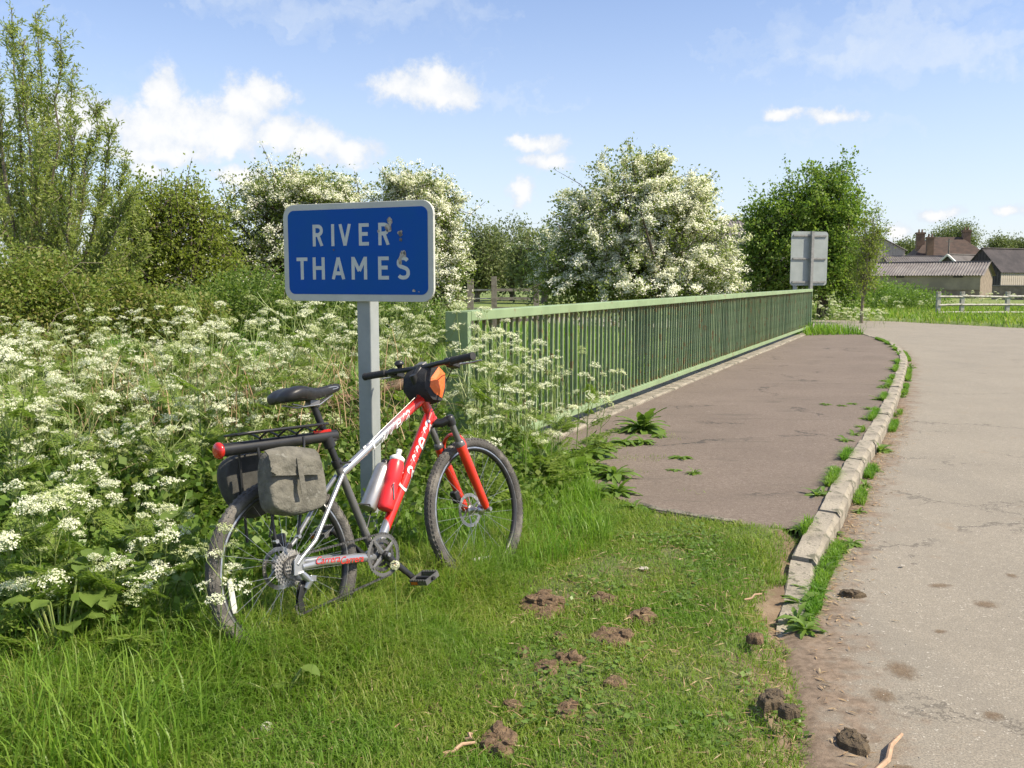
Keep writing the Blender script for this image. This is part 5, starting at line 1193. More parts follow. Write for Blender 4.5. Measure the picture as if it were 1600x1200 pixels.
def build_grass():
    cl = lambda x, y, s, q: np.array([mnoise.noise((a * s, b * s, q)) for a, b in zip(x, y)])
    def keep_lawn(x, y, rng):
        d = x - edge_x(y); e = cl(x, y, 3.0, 7.) * .14 + cl(x, y, 9., 3.) * .06
        pv = y < pave_near(x) + e * .7 - .02; pv |= (x < rail_x(y) + .08)
        k = (d + e < np.where(y < 3.7, -.02, -.15)) & pv
        dens = .55 + .9 * (cl(x, y, 2.3, 1.) + .32); dens = np.where(d > -.4, dens * .75, dens)
        for a, b, r in BARE:
            k &= ((x - a) ** 2 + ((y - b) * .8) ** 2 > r * r) | (rng.random(len(x)) < .12)
        return k & (rng.random(len(x)) < dens)
    def h_lawn(x, y, rng):
        bike = (x - B_O.x) * -math.sin(B_TH) + (y - B_O.y) * math.cos(B_TH)          # metres to the bicycle's left
        long = sstep(-.45, .1, bike) * (1 - sstep(-.1, .35, x + 0 * y)) + .5 * sstep(-.9, -1.4, x) + .25 * sstep(.1, -.5, x)
        base = .026 + .034 * rng.random(len(x)) + .04 * np.clip(cl(x, y, 1.6, 5.) + .1, 0, 1)
        rear = np.exp(-((x - B_O.x - .05) ** 2 + (y - B_O.y + .12) ** 2) / .16)
        return base + long * (.06 + .10 * rng.random(len(x)) ** 1.5) + rear * .12 * rng.random(len(x)) + .10 * rng.random(len(x)) * np.exp(-((x + .16) ** 2 + (y - 4.12) ** 2) / .06)
    grass_patch('grass', 'short green grass of the verge in front of the bicycle', 330000, (-2.4, 1.75), (2.2, 6.3), h_lawn, keep_lawn, 81, M['grass'], .0038, .8)
    def keep_left(x, y, rng): return (x < -.15) & ((x < -.9) | (y > 4.1)) & (rng.random(len(x)) < .5 + cl(x, y, 2., 2.)) & (x > -y * .62 - .4)
    grass_patch('grass', 'long lush grass round the bicycle wheels and cow parsley', 60000, (-3.8, 0.2), (2.3, 6.6), lambda x, y, rng: .12 + .24 * rng.random(len(x)) ** 1.6, keep_left, 82, M['grass_long'], .0058, .6)
    def keep_edge(x, y, rng):
        bk = (x - B_O.x) * -math.sin(B_TH) + (y - B_O.y) * math.cos(B_TH)
        return (bk > -.16) & (x < .55) & (y < pave_near(x) + .1) & (rng.random(len(x)) < .6 + cl(x, y, 3., 9.))
    grass_patch('grass', 'tufts of long grass along the foot of the railing', 26000, (-.9, .6), (3.2, 8.0), lambda x, y, rng: .08 + .16 * rng.random(len(x)) ** 1.5, keep_edge, 83, M['grass_long'], .005, .6)
    # beyond the lane
    def keep_far(x, y, rng): return (y > verge_y(x) + .1 * rng.normal(size=len(x))) & (x > y * .2)
    grass_patch('grass', 'rough grass verge on the far side of the lane', 42000, (6, 30), (20, 52), lambda x, y, rng: .10 + .22 * rng.random(len(x)), keep_far, 84, M['grass'], .03, .6)
    def keep_tuft(x, y, rng): return (x < edge_x(y) - .1) & (x > rail_x(y) - .5) & (y > 24.0 + (x - 8.5) * .2)
    grass_patch('grass', 'grass tuft at the far end of the footway', 9000, (6, 10.5), (23.5, 31), lambda x, y, rng: .12 + .3 * rng.random(len(x)), keep_tuft, 85, M['grass_long'], .022, .5)
    def keep_bank(x, y, rng): return (x < rail_x(y) - .15) & (x > -y * .58)
    grass_patch('grass', 'rank grass on the bank behind the railing', 26000, (-9, 9), (6.8, 30), lambda x, y, rng: .2 + .45 * rng.random(len(x)), keep_bank, 86, M['grass_long'], .014, .5)
    def keep_joint(x, y, rng):
        d = x - edge_x(y); c = cl(x, y * .6, 2.2, 21.)
        return (((np.abs(d + .165) < .03) & (y > 5.0) & (c > .08)) | ((np.abs(d - .05) < .04) & (y > 3.9) & (c > .16))) & (y < 24)
    def h_joint(x, y, rng): return .02 + .05 * rng.random(len(x)) + np.where(x - edge_x(y) > -.05, 0, .01)
    def keep_spr(x, y, rng): return (x > rail_x(y) + .1) & (y > pave_near(x)) & (cl(x, y, 2.4, 31.) - .35 * np.clip(x - rail_x(y) - .3, 0, 3) + .15 * cl(x, y, 9., 2.) > -.10)
    grass_patch('grass', 'grass tufts breaking through the worn left edge of the footway', 16000, (.1, 1.5), (5.4, 8.8), lambda x, y, rng: .055 + .05 * rng.random(len(x)), keep_spr, 88, M['grass'], .004, .9)
    n = 700000; rng = np.random.default_rng(90); y = 3.8 + 20 * rng.random(n // 10); x = edge_x(y) + np.where(rng.random(n // 10) < .5, -.165, .05) + rng.normal(size=n // 10) * .022; k = keep_joint(x, y, rng); x, y = x[k], y[k]
    z = np.where(x - edge_x(y) > -.05, -.10, .0); V, F = blades(np.stack([x, y, z], 1), h_joint(x, y, rng), .006, rng, .9); tag(mobj('grass', new_mesh('grass', V, F, M['grass_long'])), 'grass sprouting in the joints along both sides of the kerb', None, None, 'stuff')
    # dry litter along the kerb and on the lawn, clover leaves
    rng = np.random.default_rng(87); n = 2600; y = rng.uniform(2.3, 11, n); x = edge_x(y) + np.abs(rng.normal(size=n)) * .13 * np.where(y < 4, 1, .8) - np.where(y < 3.9, .16, -.01)
    z = np.where(x > edge_x(y), -.094, ground_z(x, y) + .005); P = np.stack([x, y, z], 1); D = unit(rng.normal(size=(n, 3)) * np.array([1, 1, .12]))
    V, F = leaves(P, D, rng.uniform(.008, .05, n), .18, rng, .1, 4); tag(mobj('dry_litter', new_mesh('dry_litter', V, F, M['dry'])), 'brown plant litter gathered along the kerb', None, None, 'stuff')
    n = 16000; x = rng.uniform(-1.6, 1.2, n); y = rng.uniform(2.3, 5.2, n); k = keep_lawn(x, y, rng) & (np.array([mnoise.noise((a * 2.6, b * 2.6, 12.)) for a, b in zip(x, y)]) > .12); x, y = x[k], y[k]
    P = np.stack([x, y, ground_z(x, y) + rng.uniform(.012, .04, len(x))], 1); D = unit(rng.normal(size=(len(x), 3)) * np.array([1, 1, .25]))
    V, F = leaves(P, D, rng.uniform(.014, .03, len(x)), .85, rng, .2, 4); tag(mobj('clover', new_mesh('clover', V, F, M['weed'])), 'small broad clover leaves among the short grass', None, None, 'stuff')
    n = 5000; x = rng.uniform(-.8, 1.15, n); y = rng.uniform(2.3, 5.0, n); k = (x - edge_x(y) < -.1); x, y = x[k], y[k]
    P = np.stack([x, y, ground_z(x, y) + rng.uniform(.008, .035, len(x))], 1); D = unit(rng.normal(size=(len(x), 3)) * np.array([1, 1, .15]))
    V, F = leaves(P, D, rng.uniform(.02, .07, len(x)), .07, rng, .1, 2); tag(mobj('dry_grass', new_mesh('dry_grass', V, F, M['dry'])), 'dead straw coloured blades scattered through the verge', None, None, 'stuff')
    n = 650; x = rng.uniform(-3.2, -.6, n); y = rng.uniform(4.8, 6.6, n); P = np.stack([x, y, rng.uniform(.25, .75, n)], 1)
    D = unit(rng.normal(size=(n, 3)) * np.array([1, .6, .5])); V, F = blades(P, rng.uniform(.15, .5, n), .005, rng, 1.6); tag(mobj('dry_stalks', new_mesh('dry_stalks', V, F, M['dry'])), 'dead brown stalks tangled in the cow parsley bank', None, None, 'stuff')
build_grass()

# ------------------------------------------------------------------ cow parsley
ORD = 'first second third fourth fifth sixth seventh eighth ninth tenth eleventh twelfth thirteenth fourteenth fifteenth sixteenth seventeenth eighteenth nineteenth twentieth twenty-first twenty-second twenty-third twenty-fourth twenty-fifth twenty-sixth'.split()
def build_parsley():
    rnd = random.Random(17); rng = np.random.default_rng(17)
    M['floret_young'] = leafmat('young_florets', [(.50, .55, .28), (.62, .65, .40), (.42, .48, .22)], .4, .7, .2)
    umb = []
    for v in range(8):
        b = MB(); n = rnd.randint(7, 14); P = []; N = []; Rr = rnd.uniform(.026, .037)
        for i in range(n):
            a = 2.399 * i; rr = math.sqrt((i + .4) / n) * Rr; h = .036 - rr * rr * 14 + rnd.uniform(-.006, .006)
            c = Vector((rr * math.cos(a), rr * math.sin(a), h)); b.tube([(0, 0, 0), c * .5 + Vector((0, 0, .004)), c], [.0007, .0006, .0005], 3, cap=False)
            for j in range(18):
                q = rng.normal(size=3) * np.array([.0046, .0046, .0028]); P.append((c.x + q[0], c.y + q[1], c.z + q[2] + .002)); N.append((q[0] * 60 + c.x * 6, q[1] * 60 + c.y * 6, 1))
        V, F = petals(np.array(P), np.array(N), .0050, rng)
        ns, nf = len(b.v), len(b.f); b.add([tuple(x) for x in V], [tuple(x) for x in F])
        umb.append(new_mesh('umbel', b.v, b.f, [M['parsley_stem'], M['floret'] if v < 6 else M['floret_young']], False, [0] * nf + [1] * len(F)))
    lv = []
    for v in range(3):                                              # ferny, three times divided leaf
        P = []; D = []; S = []; b = MB(); b.tube([(0, 0, 0), (.10, 0, .03), (.26, 0, .02)], [.002, .0015, .0006], 3, cap=False)
        for i in range(9):
            x = .05 + i * .024; ln = .11 * (1 - i / 10) + .015
            for s in (-1, 1):
                for k in range(7):
                    t = (k + .5) / 7; w = (1 - t) * .028 * (1 - i / 14) + .006
                    for s2 in (-1, 1):
                        P.append((x + t * ln * .45, s * t * ln, .025 + rnd.uniform(-.006, .006) - t * .02)); D.append((.5 + s2 * .5, s * (1 - .3 * s2), rnd.uniform(-.3, .2))); S.append(w)
        V, F = leaves(np.array(P), np.array(D), np.array(S) * 1.5, .5, rng, .1, 3)
        nf = len(b.f); b.add([tuple(x) for x in V], [tuple(x) for x in F]); lv.append(new_mesh('leaf', b.v, b.f, [M['parsley_stem'], M['parsley_leaf']], False, [0] * nf + [1] * len(F)))
    protos = []
    for v in range(9):                                              # stems for height 1
        b = MB(); tops = []; lfs = []; sw = Vector((rnd.uniform(-.08, .08), rnd.uniform(-.08, .08), 0))
        main = [Vector((0, 0, -.03)), sw * .3 + Vector((0, 0, .3)), sw * .7 + Vector((0, 0, .62)), sw + Vector((0, 0, .93))]
        b.tube(main, [.0048, .0042, .0032, .0016], 5); tops.append((main[-1], (main[-1] - main[-2]).normalized()))
        for k in range(rnd.randint(7, 9)):
            z = rnd.uniform(.36, .78); p = sw * (z * .95) + Vector((0, 0, z)); a = k * 2.4 + rnd.uniform(-.4, .4); out = Vector((math.cos(a), math.sin(a), 0)); ln = rnd.uniform(.16, .36)
            q = p + out * ln * .45 + Vector((0, 0, ln * .8)); q.z = min(q.z, 1.0); mid = p.lerp(q, .5) + out * .03
            b.tube([p, mid, q], [.0026, .0020, .0012], 4, cap=False); tops.append((q, (q - mid).normalized()))
            for kk in range(rnd.randint(0, 2)):
                a2 = a + rnd.choice((-1, 1)) * rnd.uniform(.6, 1.3); o2 = Vector((math.cos(a2), math.sin(a2), 0)); q2 = mid + o2 * rnd.uniform(.05, .12) + Vector((0, 0, rnd.uniform(.08, .18)))
                b.tube([mid, mid.lerp(q2, .5) + o2 * .01, q2], [.0018, .0014, .001], 3, cap=False); tops.append((q2, (q2 - mid).normalized()))
            if rnd.random() < .6: lfs.append((p, a + rnd.uniform(-.5, .5), rnd.uniform(.5, .8), rnd.uniform(.2, .7)))
        for k in range(5): z = rnd.uniform(.02, .3); lfs.append((sw * z + Vector((0, 0, z)), rnd.uniform(0, 6.28), rnd.uniform(.9, 1.4), rnd.uniform(.0, .9)))
        protos.append((b.mesh('cow_parsley', M['parsley_stem'], True), tops, lfs))
    cnt = [0]
    def plant(x, y, h, label, group, bend=None, umax=99, usc=1.0, leafs=True):
        st, tops, lfs = protos[cnt[0] % len(protos)]; cnt[0] += 1
        z = float(ground_z(x, y)); rz = rnd.uniform(0, 6.28)
        o = mobj('cow_parsley', st, None, (x, y, z)); tl = bend if bend is not None else (rnd.uniform(-.16, .16), rnd.uniform(-.16, .16)); o.rotation_euler = (tl[0], tl[1], rz); o.scale = (h, h, h); tag(o, label, 'wildflower', group)
        for k, (p, d) in enumerate(tops[:umax]):
            s = rnd.choice((.6, .8, .95, 1.1, 1.3)) * rnd.uniform(.9, 1.1) * usc / h; n = (d * .8 + Vector((rnd.uniform(-.3, .3), rnd.uniform(-.3, .3), .7))).normalized()
            m = Matrix.Translation(p) @ n.to_track_quat('Z', 'Y').to_matrix().to_4x4() @ Matrix.Rotation(rnd.uniform(0, 6), 4, 'Z') @ Matrix.Scale(s, 4)
            mobj('umbel', umb[rnd.randrange(8)], o, mat4=m)
        if leafs:
            for p, a, s, up in lfs:
                m = Matrix.Translation(p) @ Matrix.Rotation(a, 4, 'Z') @ Matrix.Rotation(-up, 4, 'Y') @ Matrix.Scale(s / h, 4); mobj('leaf', lv[rnd.randrange(3)], o, mat4=m)
        return o
    def bike_left(x, y): return (x - B_O.x) * -math.sin(B_TH) + (y - B_O.y) * math.cos(B_TH)
    bank = 'cow parsley crowding the bank behind the bicycle'; n = 0; pts = []
    tries = 0
    while n < 140 and tries < 9000:
        tries += 1; y = rnd.uniform(3.5, 7.8); x = rnd.uniform(-.60 * y - .1, -.05)
        if bike_left(x, y) < .32 or x > rail_x(y) - .15: continue
        if y < 4.6 and x > -1.45 and bike_left(x, y) < .5: continue
        if any((x - a) ** 2 + (y - b) ** 2 < .15 ** 2 for a, b in pts): continue
        if abs(x + .163 * y) < .10 and y < 4.6: continue                # keep the sign post in sight
        pts.append((x, y)); n += 1
        h = rnd.uniform(.68, 1.10) * (1 + .06 * (y - 4.5)) + (.16 if -2.0 < x < -.2 and y > 5.0 else 0)
        if 672 < 800 + FPX * x / y < 738: h = min(h, .58) - (.22 if y < 4.2 else 0) - max(0, .12 * (-x - 2.2) if y < 6 else 0)
        plant(x, y, h, 'tall white flowering cow parsley in the crowded bank behind the bicycle', bank, umax=12, usc=1.1)
    for i, (px, Y, h) in enumerate(sorted(((735, 5.6, 1.0), (765, 5.7, 1.04), (790, 5.9, .98), (815, 6.1, .95), (845, 6.3, .92), (880, 6.6, .86), (915, 6.9, .85), (755, 6.05, .98), (800, 6.35, .96), (745, 5.2, .7), (840, 5.9, .62), (870, 6.2, .55), (930, 7.3, .8), (742, 6.3, 1.1), (750, 6.35, 1.12), (780, 6.2, 1.08), (738, 6.6, 1.25), (772, 6.6, 1.18), (815, 6.5, 1.0), (860, 6.65, .95), (900, 6.9, .92), (820, 5.6, .75), (770, 5.35, .7)))):
        p = atY(px, 600, Y); plant(p.x, Y, h, '%s cow parsley from the near end in front of the railing bars' % ORD[i], 'cow parsley in front of the railing', umax=10, leafs=i % 3 == 0)
    for i, (px, Y, h) in enumerate(sorted(((20, 3.25, .62), (70, 3.35, .66), (150, 3.15, .42), (225, 3.2, .50), (110, 3.6, .68), (40, 3.05, .50), (190, 3.55, .62), (265, 3.75, .60)))):
        p = atY(px, 800, Y); plant(p.x, Y, h, '%s low cow parsley from the left edge among the broad weeds' % ORD[i], 'cow parsley left of the rear wheel', umax=9, usc=1.15)
    p = atY(330, 900, 3.0); plant(p.x, 3.02, .60, 'cow parsley standing in front of the rear wheel rim', 'cow parsley at the rear wheel', bend=(.02, .10), umax=7, leafs=False)
    p = atY(318, 900, 3.1); plant(p.x, 3.12, .46, 'short cow parsley left of the one in front of the rear wheel', 'cow parsley at the rear wheel', bend=(.0, .05), umax=6, leafs=False)
    for i in range(16):
        px = 1268 + i * 7.5 + rnd.uniform(-4, 4); Y = rnd.uniform(25.6, 29.5) + max(0, (i - 8) * .4); p = atY(px, 500, Y); plant(p.x, Y, rnd.uniform(.8, 1.15) if i < 8 else rnd.uniform(.7, .95), 'cow parsley clump beyond the far end of the railing', 'cow parsley at the far railing end', umax=9, usc=1.7, leafs=False)
    for i in range(10):
        px = 1508 + i * 13 + rnd.uniform(-6, 6); Y = rnd.uniform(40.5, 43); p = atY(px, 480, Y); plant(p.x, Y, rnd.uniform(.7, .95), 'cow parsley showing through the white fence', 'cow parsley behind the white fence', umax=7, usc=1.9, leafs=False)
    for i in range(8):
        px = rnd.uniform(1370, 1450); Y = rnd.uniform(37, 41); p = atY(px, 480, Y); plant(p.x, Y, rnd.uniform(.5, .8), 'cow parsley along the verge below the farm shed', 'cow parsley below the shed', umax=6, usc=1.8, leafs=False)
build_parsley()

# ------------------------------------------------------------------ weeds, dung, sticks and other small things
def build_small():
    rnd = random.Random(23); rng = np.random.default_rng(23)
    lm = []
    for v in range(4):                                              # toothed strap leaf, folded along the midrib
        n = 9; vs = []; 
        for i in range(n):
            t = i / (n - 1); w = (math.sin(math.pi * min(1, t * .92 + .08)) ** .8) * .22 * (1 if i % 2 else .66 + .1 * v) * (.35 + .65 * t); z = .30 * t - .42 * t * t * (1 + .25 * v) + .03 * mnoise.noise((t * 5, v * 3.3, 1))
            vs += [(t, -w * rnd.uniform(.8, 1.15), z + .04), (t + .02, .02 * math.sin(t * 5 + v), z), (t, w * rnd.uniform(.8, 1.15), z + .04)]
        fs = []
        for i in range(n - 1): a = 3 * i; fs += [(a, a + 1, a + 4, a + 3), (a + 1, a + 2, a + 5, a + 4)]
        lm.append(new_mesh('leaf', vs, fs, M['weed'], True))
    def rosette(name, px, py, r, label, group, n=12, z=None, lift=.35, cat='weed'):
        p = at(px, py, z if z is not None else 0.0); o = empty(name, p, rnd.uniform(0, 6)); tag(o, label, cat, group)
        for k in range(int(n * 2.6)):
            s = r * rnd.uniform(.28, .8); m = Matrix.Rotation(k * 2.4 + rnd.uniform(-.3, .3), 4, 'Z') @ Matrix.Rotation(-rnd.uniform(0, 1.0) * lift * 2.4 * (k / n / 2.6), 4, 'Y') @ Matrix.Rotation(rnd.uniform(-.3, .3), 4, 'X') @ Matrix.Diagonal((s, s * rnd.uniform(.8, 1.3), s, 1)) @ Matrix.Translation((.04, 0, 0))
            mobj('leaf', lm[rnd.randrange(4)], o, mat4=m)
        return o
    rosette('dock_plant', 1003, 672, .38, 'largest dark green dock plant growing on the footway by the coping', None, 22, .01, .6, 'dock')
    rosette('dock_plant', 1005, 692, .18, 'small weed spreading just below the large dock on the footway', None, 12, .01); rosette('dock_plant', 975, 692, .22, 'ragged weed left of and below the large dock', None, 14, .01)
    rosette('dock_plant', 960, 744, .26, 'bright rosette weed at the grassy left edge of the footway', None, 16, .01, .5); rosette('dock_plant', 918, 712, .32, 'bushy weed at the corner between grass and coping', None, 20, .0, .6)
    rosette('dock_plant', 1062, 716, .17, 'flat weed in a crack in the middle of the footway', None, 12, .006, .15); rosette('dock_plant', 1055, 735, .11, 'tiny flat weed below the one in the crack', None, 8, .006, .1); rosette('dock_plant', 1030, 682, .16, 'low weed right of the large dock', None, 10, .006, .15)
    rosette('dock_plant', 900, 745, .28, 'leafy weed in the grass left of the footway edge', None, 18, .0, .6); rosette('dock_plant', 935, 775, .24, 'weed in the long grass beside the footway corner', None, 16, .0, .5)
    for px, py, r_, lab in ((945, 700, .22, 'leafy weed between the corner bush and the ragged weed'), (990, 795, .16, 'weed at the near end of the pale edging strip'), (965, 770, .22, 'weed overlapping the near left corner of the footway'), (925, 735, .26, 'weed tight against the long grass by the coping'), (1085, 740, .10, 'small flat weed right of the crack weeds')): rosette('dock_plant', px, py, r_, lab, None, 14, .006, .4)
    for px, py in ((1290, 632), (1315, 634), (1332, 631)): rosette('crack_weed', px, py, .11, 'low green weed in the cross crack of the footway', 'weeds in the cross crack', 8, .006, .15)
    inner = [(1250, 828, .10), (1275, 775, .15), (1285, 772, .12), (1302, 735, .11), (1322, 690, .15), (1335, 680, .13), (1352, 655, .13), (1360, 640, .15), (1372, 625, .14), (1380, 606, .16), (1388, 596, .17), (1396, 578, .16), (1402, 565, .18), (1404, 552, .2), (1396, 543, .2), (1385, 535, .2), (1345, 668, .1)]
    inner.sort(key=lambda q: -q[1])
    for i, (px, py, r) in enumerate(inner): rosette('kerb_weed', px, py, r, '%s green weed from the near end, in the joint between footway and kerb' % ORD[i], 'weeds behind the kerb', 10, .0, .4)
    outer = [(1300, 835, .10), (1318, 862, .08), (1290, 880, .12), (1282, 895, .14), (1262, 925, .14), (1250, 945, .15), (1245, 970, .13), (1258, 985, .12), (1330, 850, .10), (1352, 760, .10), (1375, 705, .20), (1362, 735, .12), (1395, 650, .13), (1408, 620, .14), (1418, 595, .15), (1422, 575, .16), (1342, 800, .08)]
    outer.sort(key=lambda q: -q[1])
    for i, (px, py, r) in enumerate(outer): rosette('kerb_weed', px, py, r, '%s toothed weed from the near end, on the road side of the kerb' % ORD[i], 'weeds on the road side of the kerb', 12, -.095, .5)
    # burdock leaves in the lower left
    big = []
    for v in range(3):
        n = 8; vs = []
        for i in range(n):
            t = i / (n - 1); w = .42 * (math.sin(math.pi * (t * .88 + .10)) ** .6) * (1 if i else .25); z = .35 * t - .55 * t * t
            for j in range(5): u = (j - 2) / 2; vs.append((t, u * w, z + .10 * abs(u) + .09 * mnoise.noise((t * 6, u * 4, v * 3.1))))
        big.append(new_mesh('leaf', vs, [(i * 5 + j, i * 5 + j + 1, i * 5 + j + 6, i * 5 + j + 5) for i in range(n - 1) for j in range(4)], M['dark_leaf'], True))
    for px, py, Y, lab in ((90, 905, 3.05, 'broad leaved burdock at the lower left edge of the picture'), (150, 890, 3.2, 'broad leaved burdock between two cow parsley clumps'), (400, 900, 3.85, 'burdock with pale leaves seen through the rear wheel'), (235, 830, 3.6, 'burdock in the shade left of the rear wheel'), (440, 1010, 2.95, 'small burdock at the foot of the rear wheel')):
        q = atY(px, py, Y); o = empty('burdock', (q.x, Y, 0), rnd.uniform(0, 6)); tag(o, lab, 'weed')
        h = max(.08, q.z)
        for k in range(11 if Y > 3 else 5):
            a = k * 2.4; s = rnd.uniform(.06, .11) * (1 if Y > 3 else .6); hh = h * rnd.uniform(.45, 1.1) * (1 if Y > 3 else .6); d = Vector((math.cos(a), math.sin(a), 0)) * rnd.uniform(.03, .12)
            mobj('leaf', big[k % 3], o, mat4=Matrix.Translation(d + Vector((0, 0, hh))) @ Matrix.Rotation(a + rnd.uniform(-.4, .4), 4, 'Z') @ Matrix.Rotation(rnd.uniform(-.3, .25), 4, 'Y') @ Matrix.Scale(s, 4))
            MB().tube([(0, 0, 0), d * .5 + Vector((0, 0, hh * .6)), d + Vector((0, 0, hh))], .004, 5).build('stalk', M['parsley_stem'], o)
    # dung
    def clod(px, py, wpx, hpx, label, seed, z=0.01, mat='dung', tall=.3, chunks=0):
        p = at(px, py, z); k = p.y / FPX; sx = wpx * k / 2 * 1.25; sy = hpx * k / 2 / .36 * 1.1; r = empty('x') if False else None
        b = MB(); n, m = 26, 9; vs = [(0, 0, tall * sx * .5)]; fs = []
        for i in range(1, m + 1):
            t = i / m
            for j in range(n):
                a = 2 * math.pi * j / n; w = 1 + .38 * mnoise.noise((math.cos(a) * 1.4 + seed * 3.7, math.sin(a) * 1.4, seed)) + .18 * mnoise.noise((math.cos(a) * 4, math.sin(a) * 4, seed + 9))
                x, y = math.cos(a) * t * w, math.sin(a) * t * w; hh = (1 - t ** 2.2) * tall * .45 * (.42 + .7 * mnoise.noise((x * 2.2, y * 2.2, seed)) + .55 * mnoise.noise((x * 5, y * 5, seed + 2)) + .3 * mnoise.noise((x * 11, y * 11, seed + 4)))
                vs.append((x * sx, y * sy, max(-.004, hh * sx) + (.016 * (1 - t ** 8)) - (.012 if i == m else 0)))
        fs += [(0, 1 + j, 1 + (j + 1) % n) for j in range(n)]
        for i in range(m - 1):
            for j in range(n): a = 1 + i * n; fs.append((a + j, a + n + j, a + n + (j + 1) % n, a + (j + 1) % n))
        o = b.add(vs, fs).build('cow_dung', M[mat], None); o.location = p; o.rotation_euler = (rnd.uniform(-.08, .08), rnd.uniform(-.1, .1), rnd.uniform(-.5, .5)); tag(o, label, 'dung')
        for v_ in o.data.polygons: v_.use_smooth = False
        for q in range(chunks * 2 + 4):
            np_ = rnd.randint(8, 11); po = []; s = sx * rnd.uniform(.22, .55)
            for j in range(np_): a = 2 * math.pi * j / np_; rr = s * rnd.uniform(.55, 1.1); po.append((math.cos(a) * rr, math.sin(a) * rr * .75))
            c = MB(); th = min(.02, s * .35); c.prism(po, th); nv = len(po)
            c.v = [(x + rnd.uniform(-.1, .1) * s, y + rnd.uniform(-.1, .1) * s, z + rnd.uniform(-.35, .35) * th) for x, y, z in c.v]
            c.v.append((0, 0, th * 1.7)); c.f = [f for f in c.f if not (len(f) == nv and min(f) >= nv)] + [(nv + j, nv + (j + 1) % nv, 2 * nv) for j in range(nv)]
            ang = rnd.uniform(0, 6.28); rad = rnd.random() ** .6 * .75
            oc = c.build('flake', M[mat], o); oc.location = (math.cos(ang) * rad * sx, math.sin(ang) * rad * sy, .010 + tall * sx * .32 * (1 - rad)); oc.rotation_euler = (rnd.uniform(-.35, .35), rnd.uniform(-.35, .35), rnd.uniform(0, 6))
    clod(845, 945, 62, 32, 'largest crumbling brown cowpat in the grass right of the bicycle pedal', 1, tall=.5, chunks=6)
    clod(850, 967, 30, 10, 'thin dung flake just below the largest cowpat', 2); clod(873, 998, 26, 9, 'small curled dung flake alone in the grass', 3, tall=.5)
    clod(945, 937, 38, 14, 'flat brown dung flake furthest up the verge', 4); clod(1000, 965, 46, 15, 'wide pale dung flake right of the verge middle', 5); clod(957, 999, 58, 26, 'flat light brown dung slab with a dark underside', 6, tall=.35)
    clod(815, 1022, 22, 16, 'curled dung lump at the left end of a dung row', 7, tall=.6); clod(853, 1046, 38, 20, 'dung flake second in the row of three', 8, tall=.4, chunks=1); clod(893, 1036, 50, 18, 'dung flake at the right end of the row of three', 9, tall=.4, chunks=1)
    clod(962, 1069, 34, 14, 'thin dark dung flake below the light brown slab', 10); clod(885, 1112, 34, 22, 'pointed brown dung flake low on the verge', 11, tall=.5); clod(802, 1106, 28, 12, 'thin dung strip left of the pointed flake', 12)
    clod(780, 1162, 54, 32, 'rounded crumbly cowpat nearest the bottom edge of the grass', 13, tall=.4); clod(698, 1040, 22, 20, 'small brown dung lump below the bicycle crank', 14, tall=.5); clod(678, 1111, 20, 13, 'faint dung patch at lower left of the verge', 15)
    clod(1205, 1092, 30, 20, 'dark dung clod at the grass edge', 16, mat='dung_dark', tall=.35, chunks=3); clod(1232, 1112, 28, 13, 'dark flat dung beside the grass edge clod', 17, mat='dung_dark', tall=.3, chunks=2)
    clod(1333, 1160, 40, 24, 'dark lumpy dung clod lying on the road', 18, z=-.095, mat='dung_dark', tall=.45, chunks=9); clod(1330, 930, 34, 8, 'small dark dung crust on the road by the kerb weeds', 19, z=-.095, mat='dung_dark', tall=.4)
    clod(872, 828, 20, 12, 'brown clod in the grass right of the front wheel', 20, tall=.6); clod(1180, 998, 22, 10, 'small brown clod in the grass near the dropped kerb', 21)
    M['mud_print'] = pmat('dried_mud', (.165, .112, .066), (.235, .168, .105), 40, .95, bump=.6, bscale=150)
    t = NT(M['mud_print'].node_tree); g = t.new('ShaderNodeTexCoord'); v = t.vmath('MULTIPLY', t.vmath('SUBTRACT', g.outputs['Generated'], (.5, .5, 0)), (2, 2, 0)); ln_ = t.vmath('LENGTH', v, out=1)
    t.put(t.n['Principled BSDF'].inputs['Alpha'], t.ramp(t.math('ADD', ln_, t.math('MULTIPLY', t.noise(g.outputs['Object'], 34, 7, .75), 1.5)), .95, 1.7, .6, 0))     # thin crust breaks up towards its rim
    k = 0
    for px, py, w, h, lab in ((1418, 1048, 60, 26, 'largest dried mud print on the road'), (1382, 1085, 54, 18, 'long dried mud print left of the largest one'), (1466, 914, 42, 9, 'dried mud smear farthest up the road'), (1540, 942, 44, 16, 'pale dried mud patch near the road edge of the frame'), (1552, 1116, 40, 12, 'reddish dried mud patch at lower right of the road'), (1472, 985, 26, 6, 'small thin dried mud streak in mid road'), (1580, 898, 18, 9, 'tiny dried mud patch at the right of the road'), (1410, 1198, 46, 12, 'dried mud patch at the bottom edge of the road')):
        p = at(px, py, -.094); kk = p.y / FPX; po = []
        for j in range(22): a = 2 * math.pi * j / 22; w_ = 1.15 + .75 * mnoise.noise((math.cos(a) * 1.3, math.sin(a) * 1.3, k * 5.3)) + .35 * mnoise.noise((math.cos(a) * 4, math.sin(a) * 4, k * 2.3)); po.append((math.cos(a) * w * kk / 2 * w_, math.sin(a) * h * kk / .72 * w_))
        zt = float(-.10 + .03 * sstep(.6, 4, p.x - edge_x(p.y))); o = MB().prism(po, .003).build('mud_print', M['mud_print']); o.location = (p.x, p.y, zt - .0015); tag(o, lab, 'mud', 'mud prints on the road'); k += 1
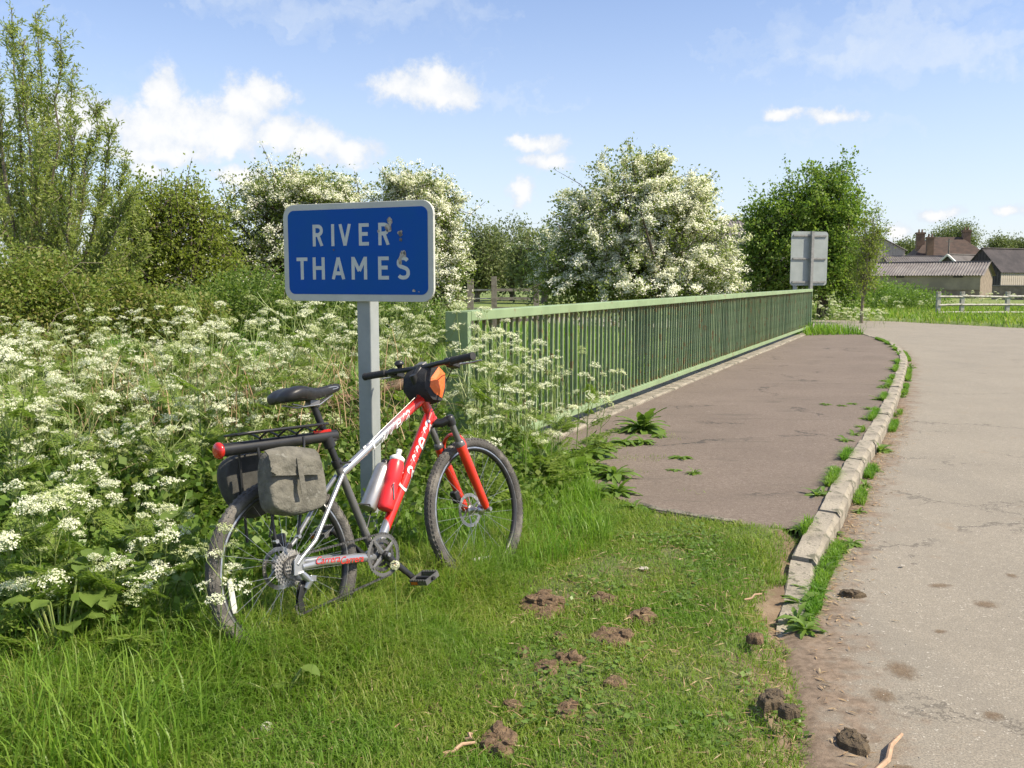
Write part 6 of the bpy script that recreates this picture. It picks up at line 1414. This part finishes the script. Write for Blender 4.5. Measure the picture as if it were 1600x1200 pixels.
    # sticks
    def stick(a, b, r, z, lab, mat='stick', cat='stick'):
        A, Bv = at(*a, z), at(*b, z); d = Bv - A; s = d.cross(Vector((0, 0, 1))).normalized()
        tag(MB().tube([A, A.lerp(Bv, .3) + s * .012 + Vector((0, 0, .004)), A.lerp(Bv, .62) - s * .004 + Vector((0, 0, .010)), Bv + Vector((0, 0, .006))], [r, r * 1.1, r, r * .7], 7).build('twig' if cat == 'twig' else 'stick', M[mat], None, True), lab, cat)
    stick((1368, 1205), (1409, 1150), .008, -.088, 'bare peeled stick on the road at the bottom edge'); stick((690, 1178), (742, 1163), .006, .02, 'pale broken stick in the grass near the bottom edge'); stick((1163, 937), (1190, 930), .004, .03, 'thin pale straw near the dropped kerb', 'stick', 'twig'); stick((728, 1155), (738, 1150), .006, .03, 'short split piece beside the pale stick')
    # scattered pale chips
    rn = random.Random(3); M['chip'] = pmat('pale_chip', (.45, .42, .36), (.32, .28, .22), 30, .8)
    for px, py, lab in ((1006, 890, 'crumpled pale scrap lying in the grass'), (1410, 884, 'white pebble on the upper road')):
        p = at(px, py, .02 if px < 1200 else -.09); c = MB(); c.lathe([(.3, 0), (.9, .25), (1, .5), (.6, .8), (.1, .95)], 8); c.v = [tuple(Vector(v) * (1 + .5 * mnoise.noise((v[0] * 2 + px, v[1] * 2, v[2] * 2)))) for v in c.v]
        o = c.build('pale_scrap' if px < 1200 else 'pebble', M['chip']); o.location = p; o.scale = (.026, .02, .014) if px < 1200 else (.013, .011, .006); tag(o, lab, 'litter' if px < 1200 else 'pebble')
    b = MB()
    for i in range(190):
        y = rn.uniform(2.4, 10); x = edge_x(y) + .05 + abs(rn.gauss(0, .45)); s = rn.uniform(.002, .0045); z = -.10 + .03 * float(sstep(.6, 4, x - edge_x(y)))
        b.box((x, y, z + s * .3), (s * 2, s * 1.6, s), Matrix.Rotation(rn.uniform(0, 3), 3, 'Z') @ Matrix.Rotation(rn.uniform(-.5, .5), 3, 'X'))
    tag(b.build('gravel', M['chip']), 'loose grit along the road edge', None, None, 'stuff')
    # dandelion clocks
    M['fluff'] = leafmat('seed_fluff', [(.72, .70, .62), (.8, .78, .7)], .5, .8, .1)
    def clock(P, lab):
        o = empty('dandelion_clock', (P.x, P.y, 0)); tag(o, lab, 'dandelion'); c = Vector((0, 0, P.z)); n = 150
        d = unit(rng.normal(size=(n, 3))); V, F = petals(np.array(c) + d * .017, d, .0065, rng); mobj('seed_head', new_mesh('seed_head', V, F, M['fluff']), o)
        MB().lathe([(.001, -.006), (.0055, -.003), (.006, .003), (.001, .006)], 8, Matrix.Translation(c)).build('receptacle', M['stick'], o); MB().tube([(0.01, 0.01, 0), (.004, .003, P.z * .5), c], .002, 5).build('stalk', M['parsley_stem'], o)
    clock(atY(417, 1137, 2.72), 'fluffy dandelion clock in the long grass at the bottom'); clock(atY(617, 883, 3.36), 'fluffy dandelion clock in front of the bicycle crank')
build_small()
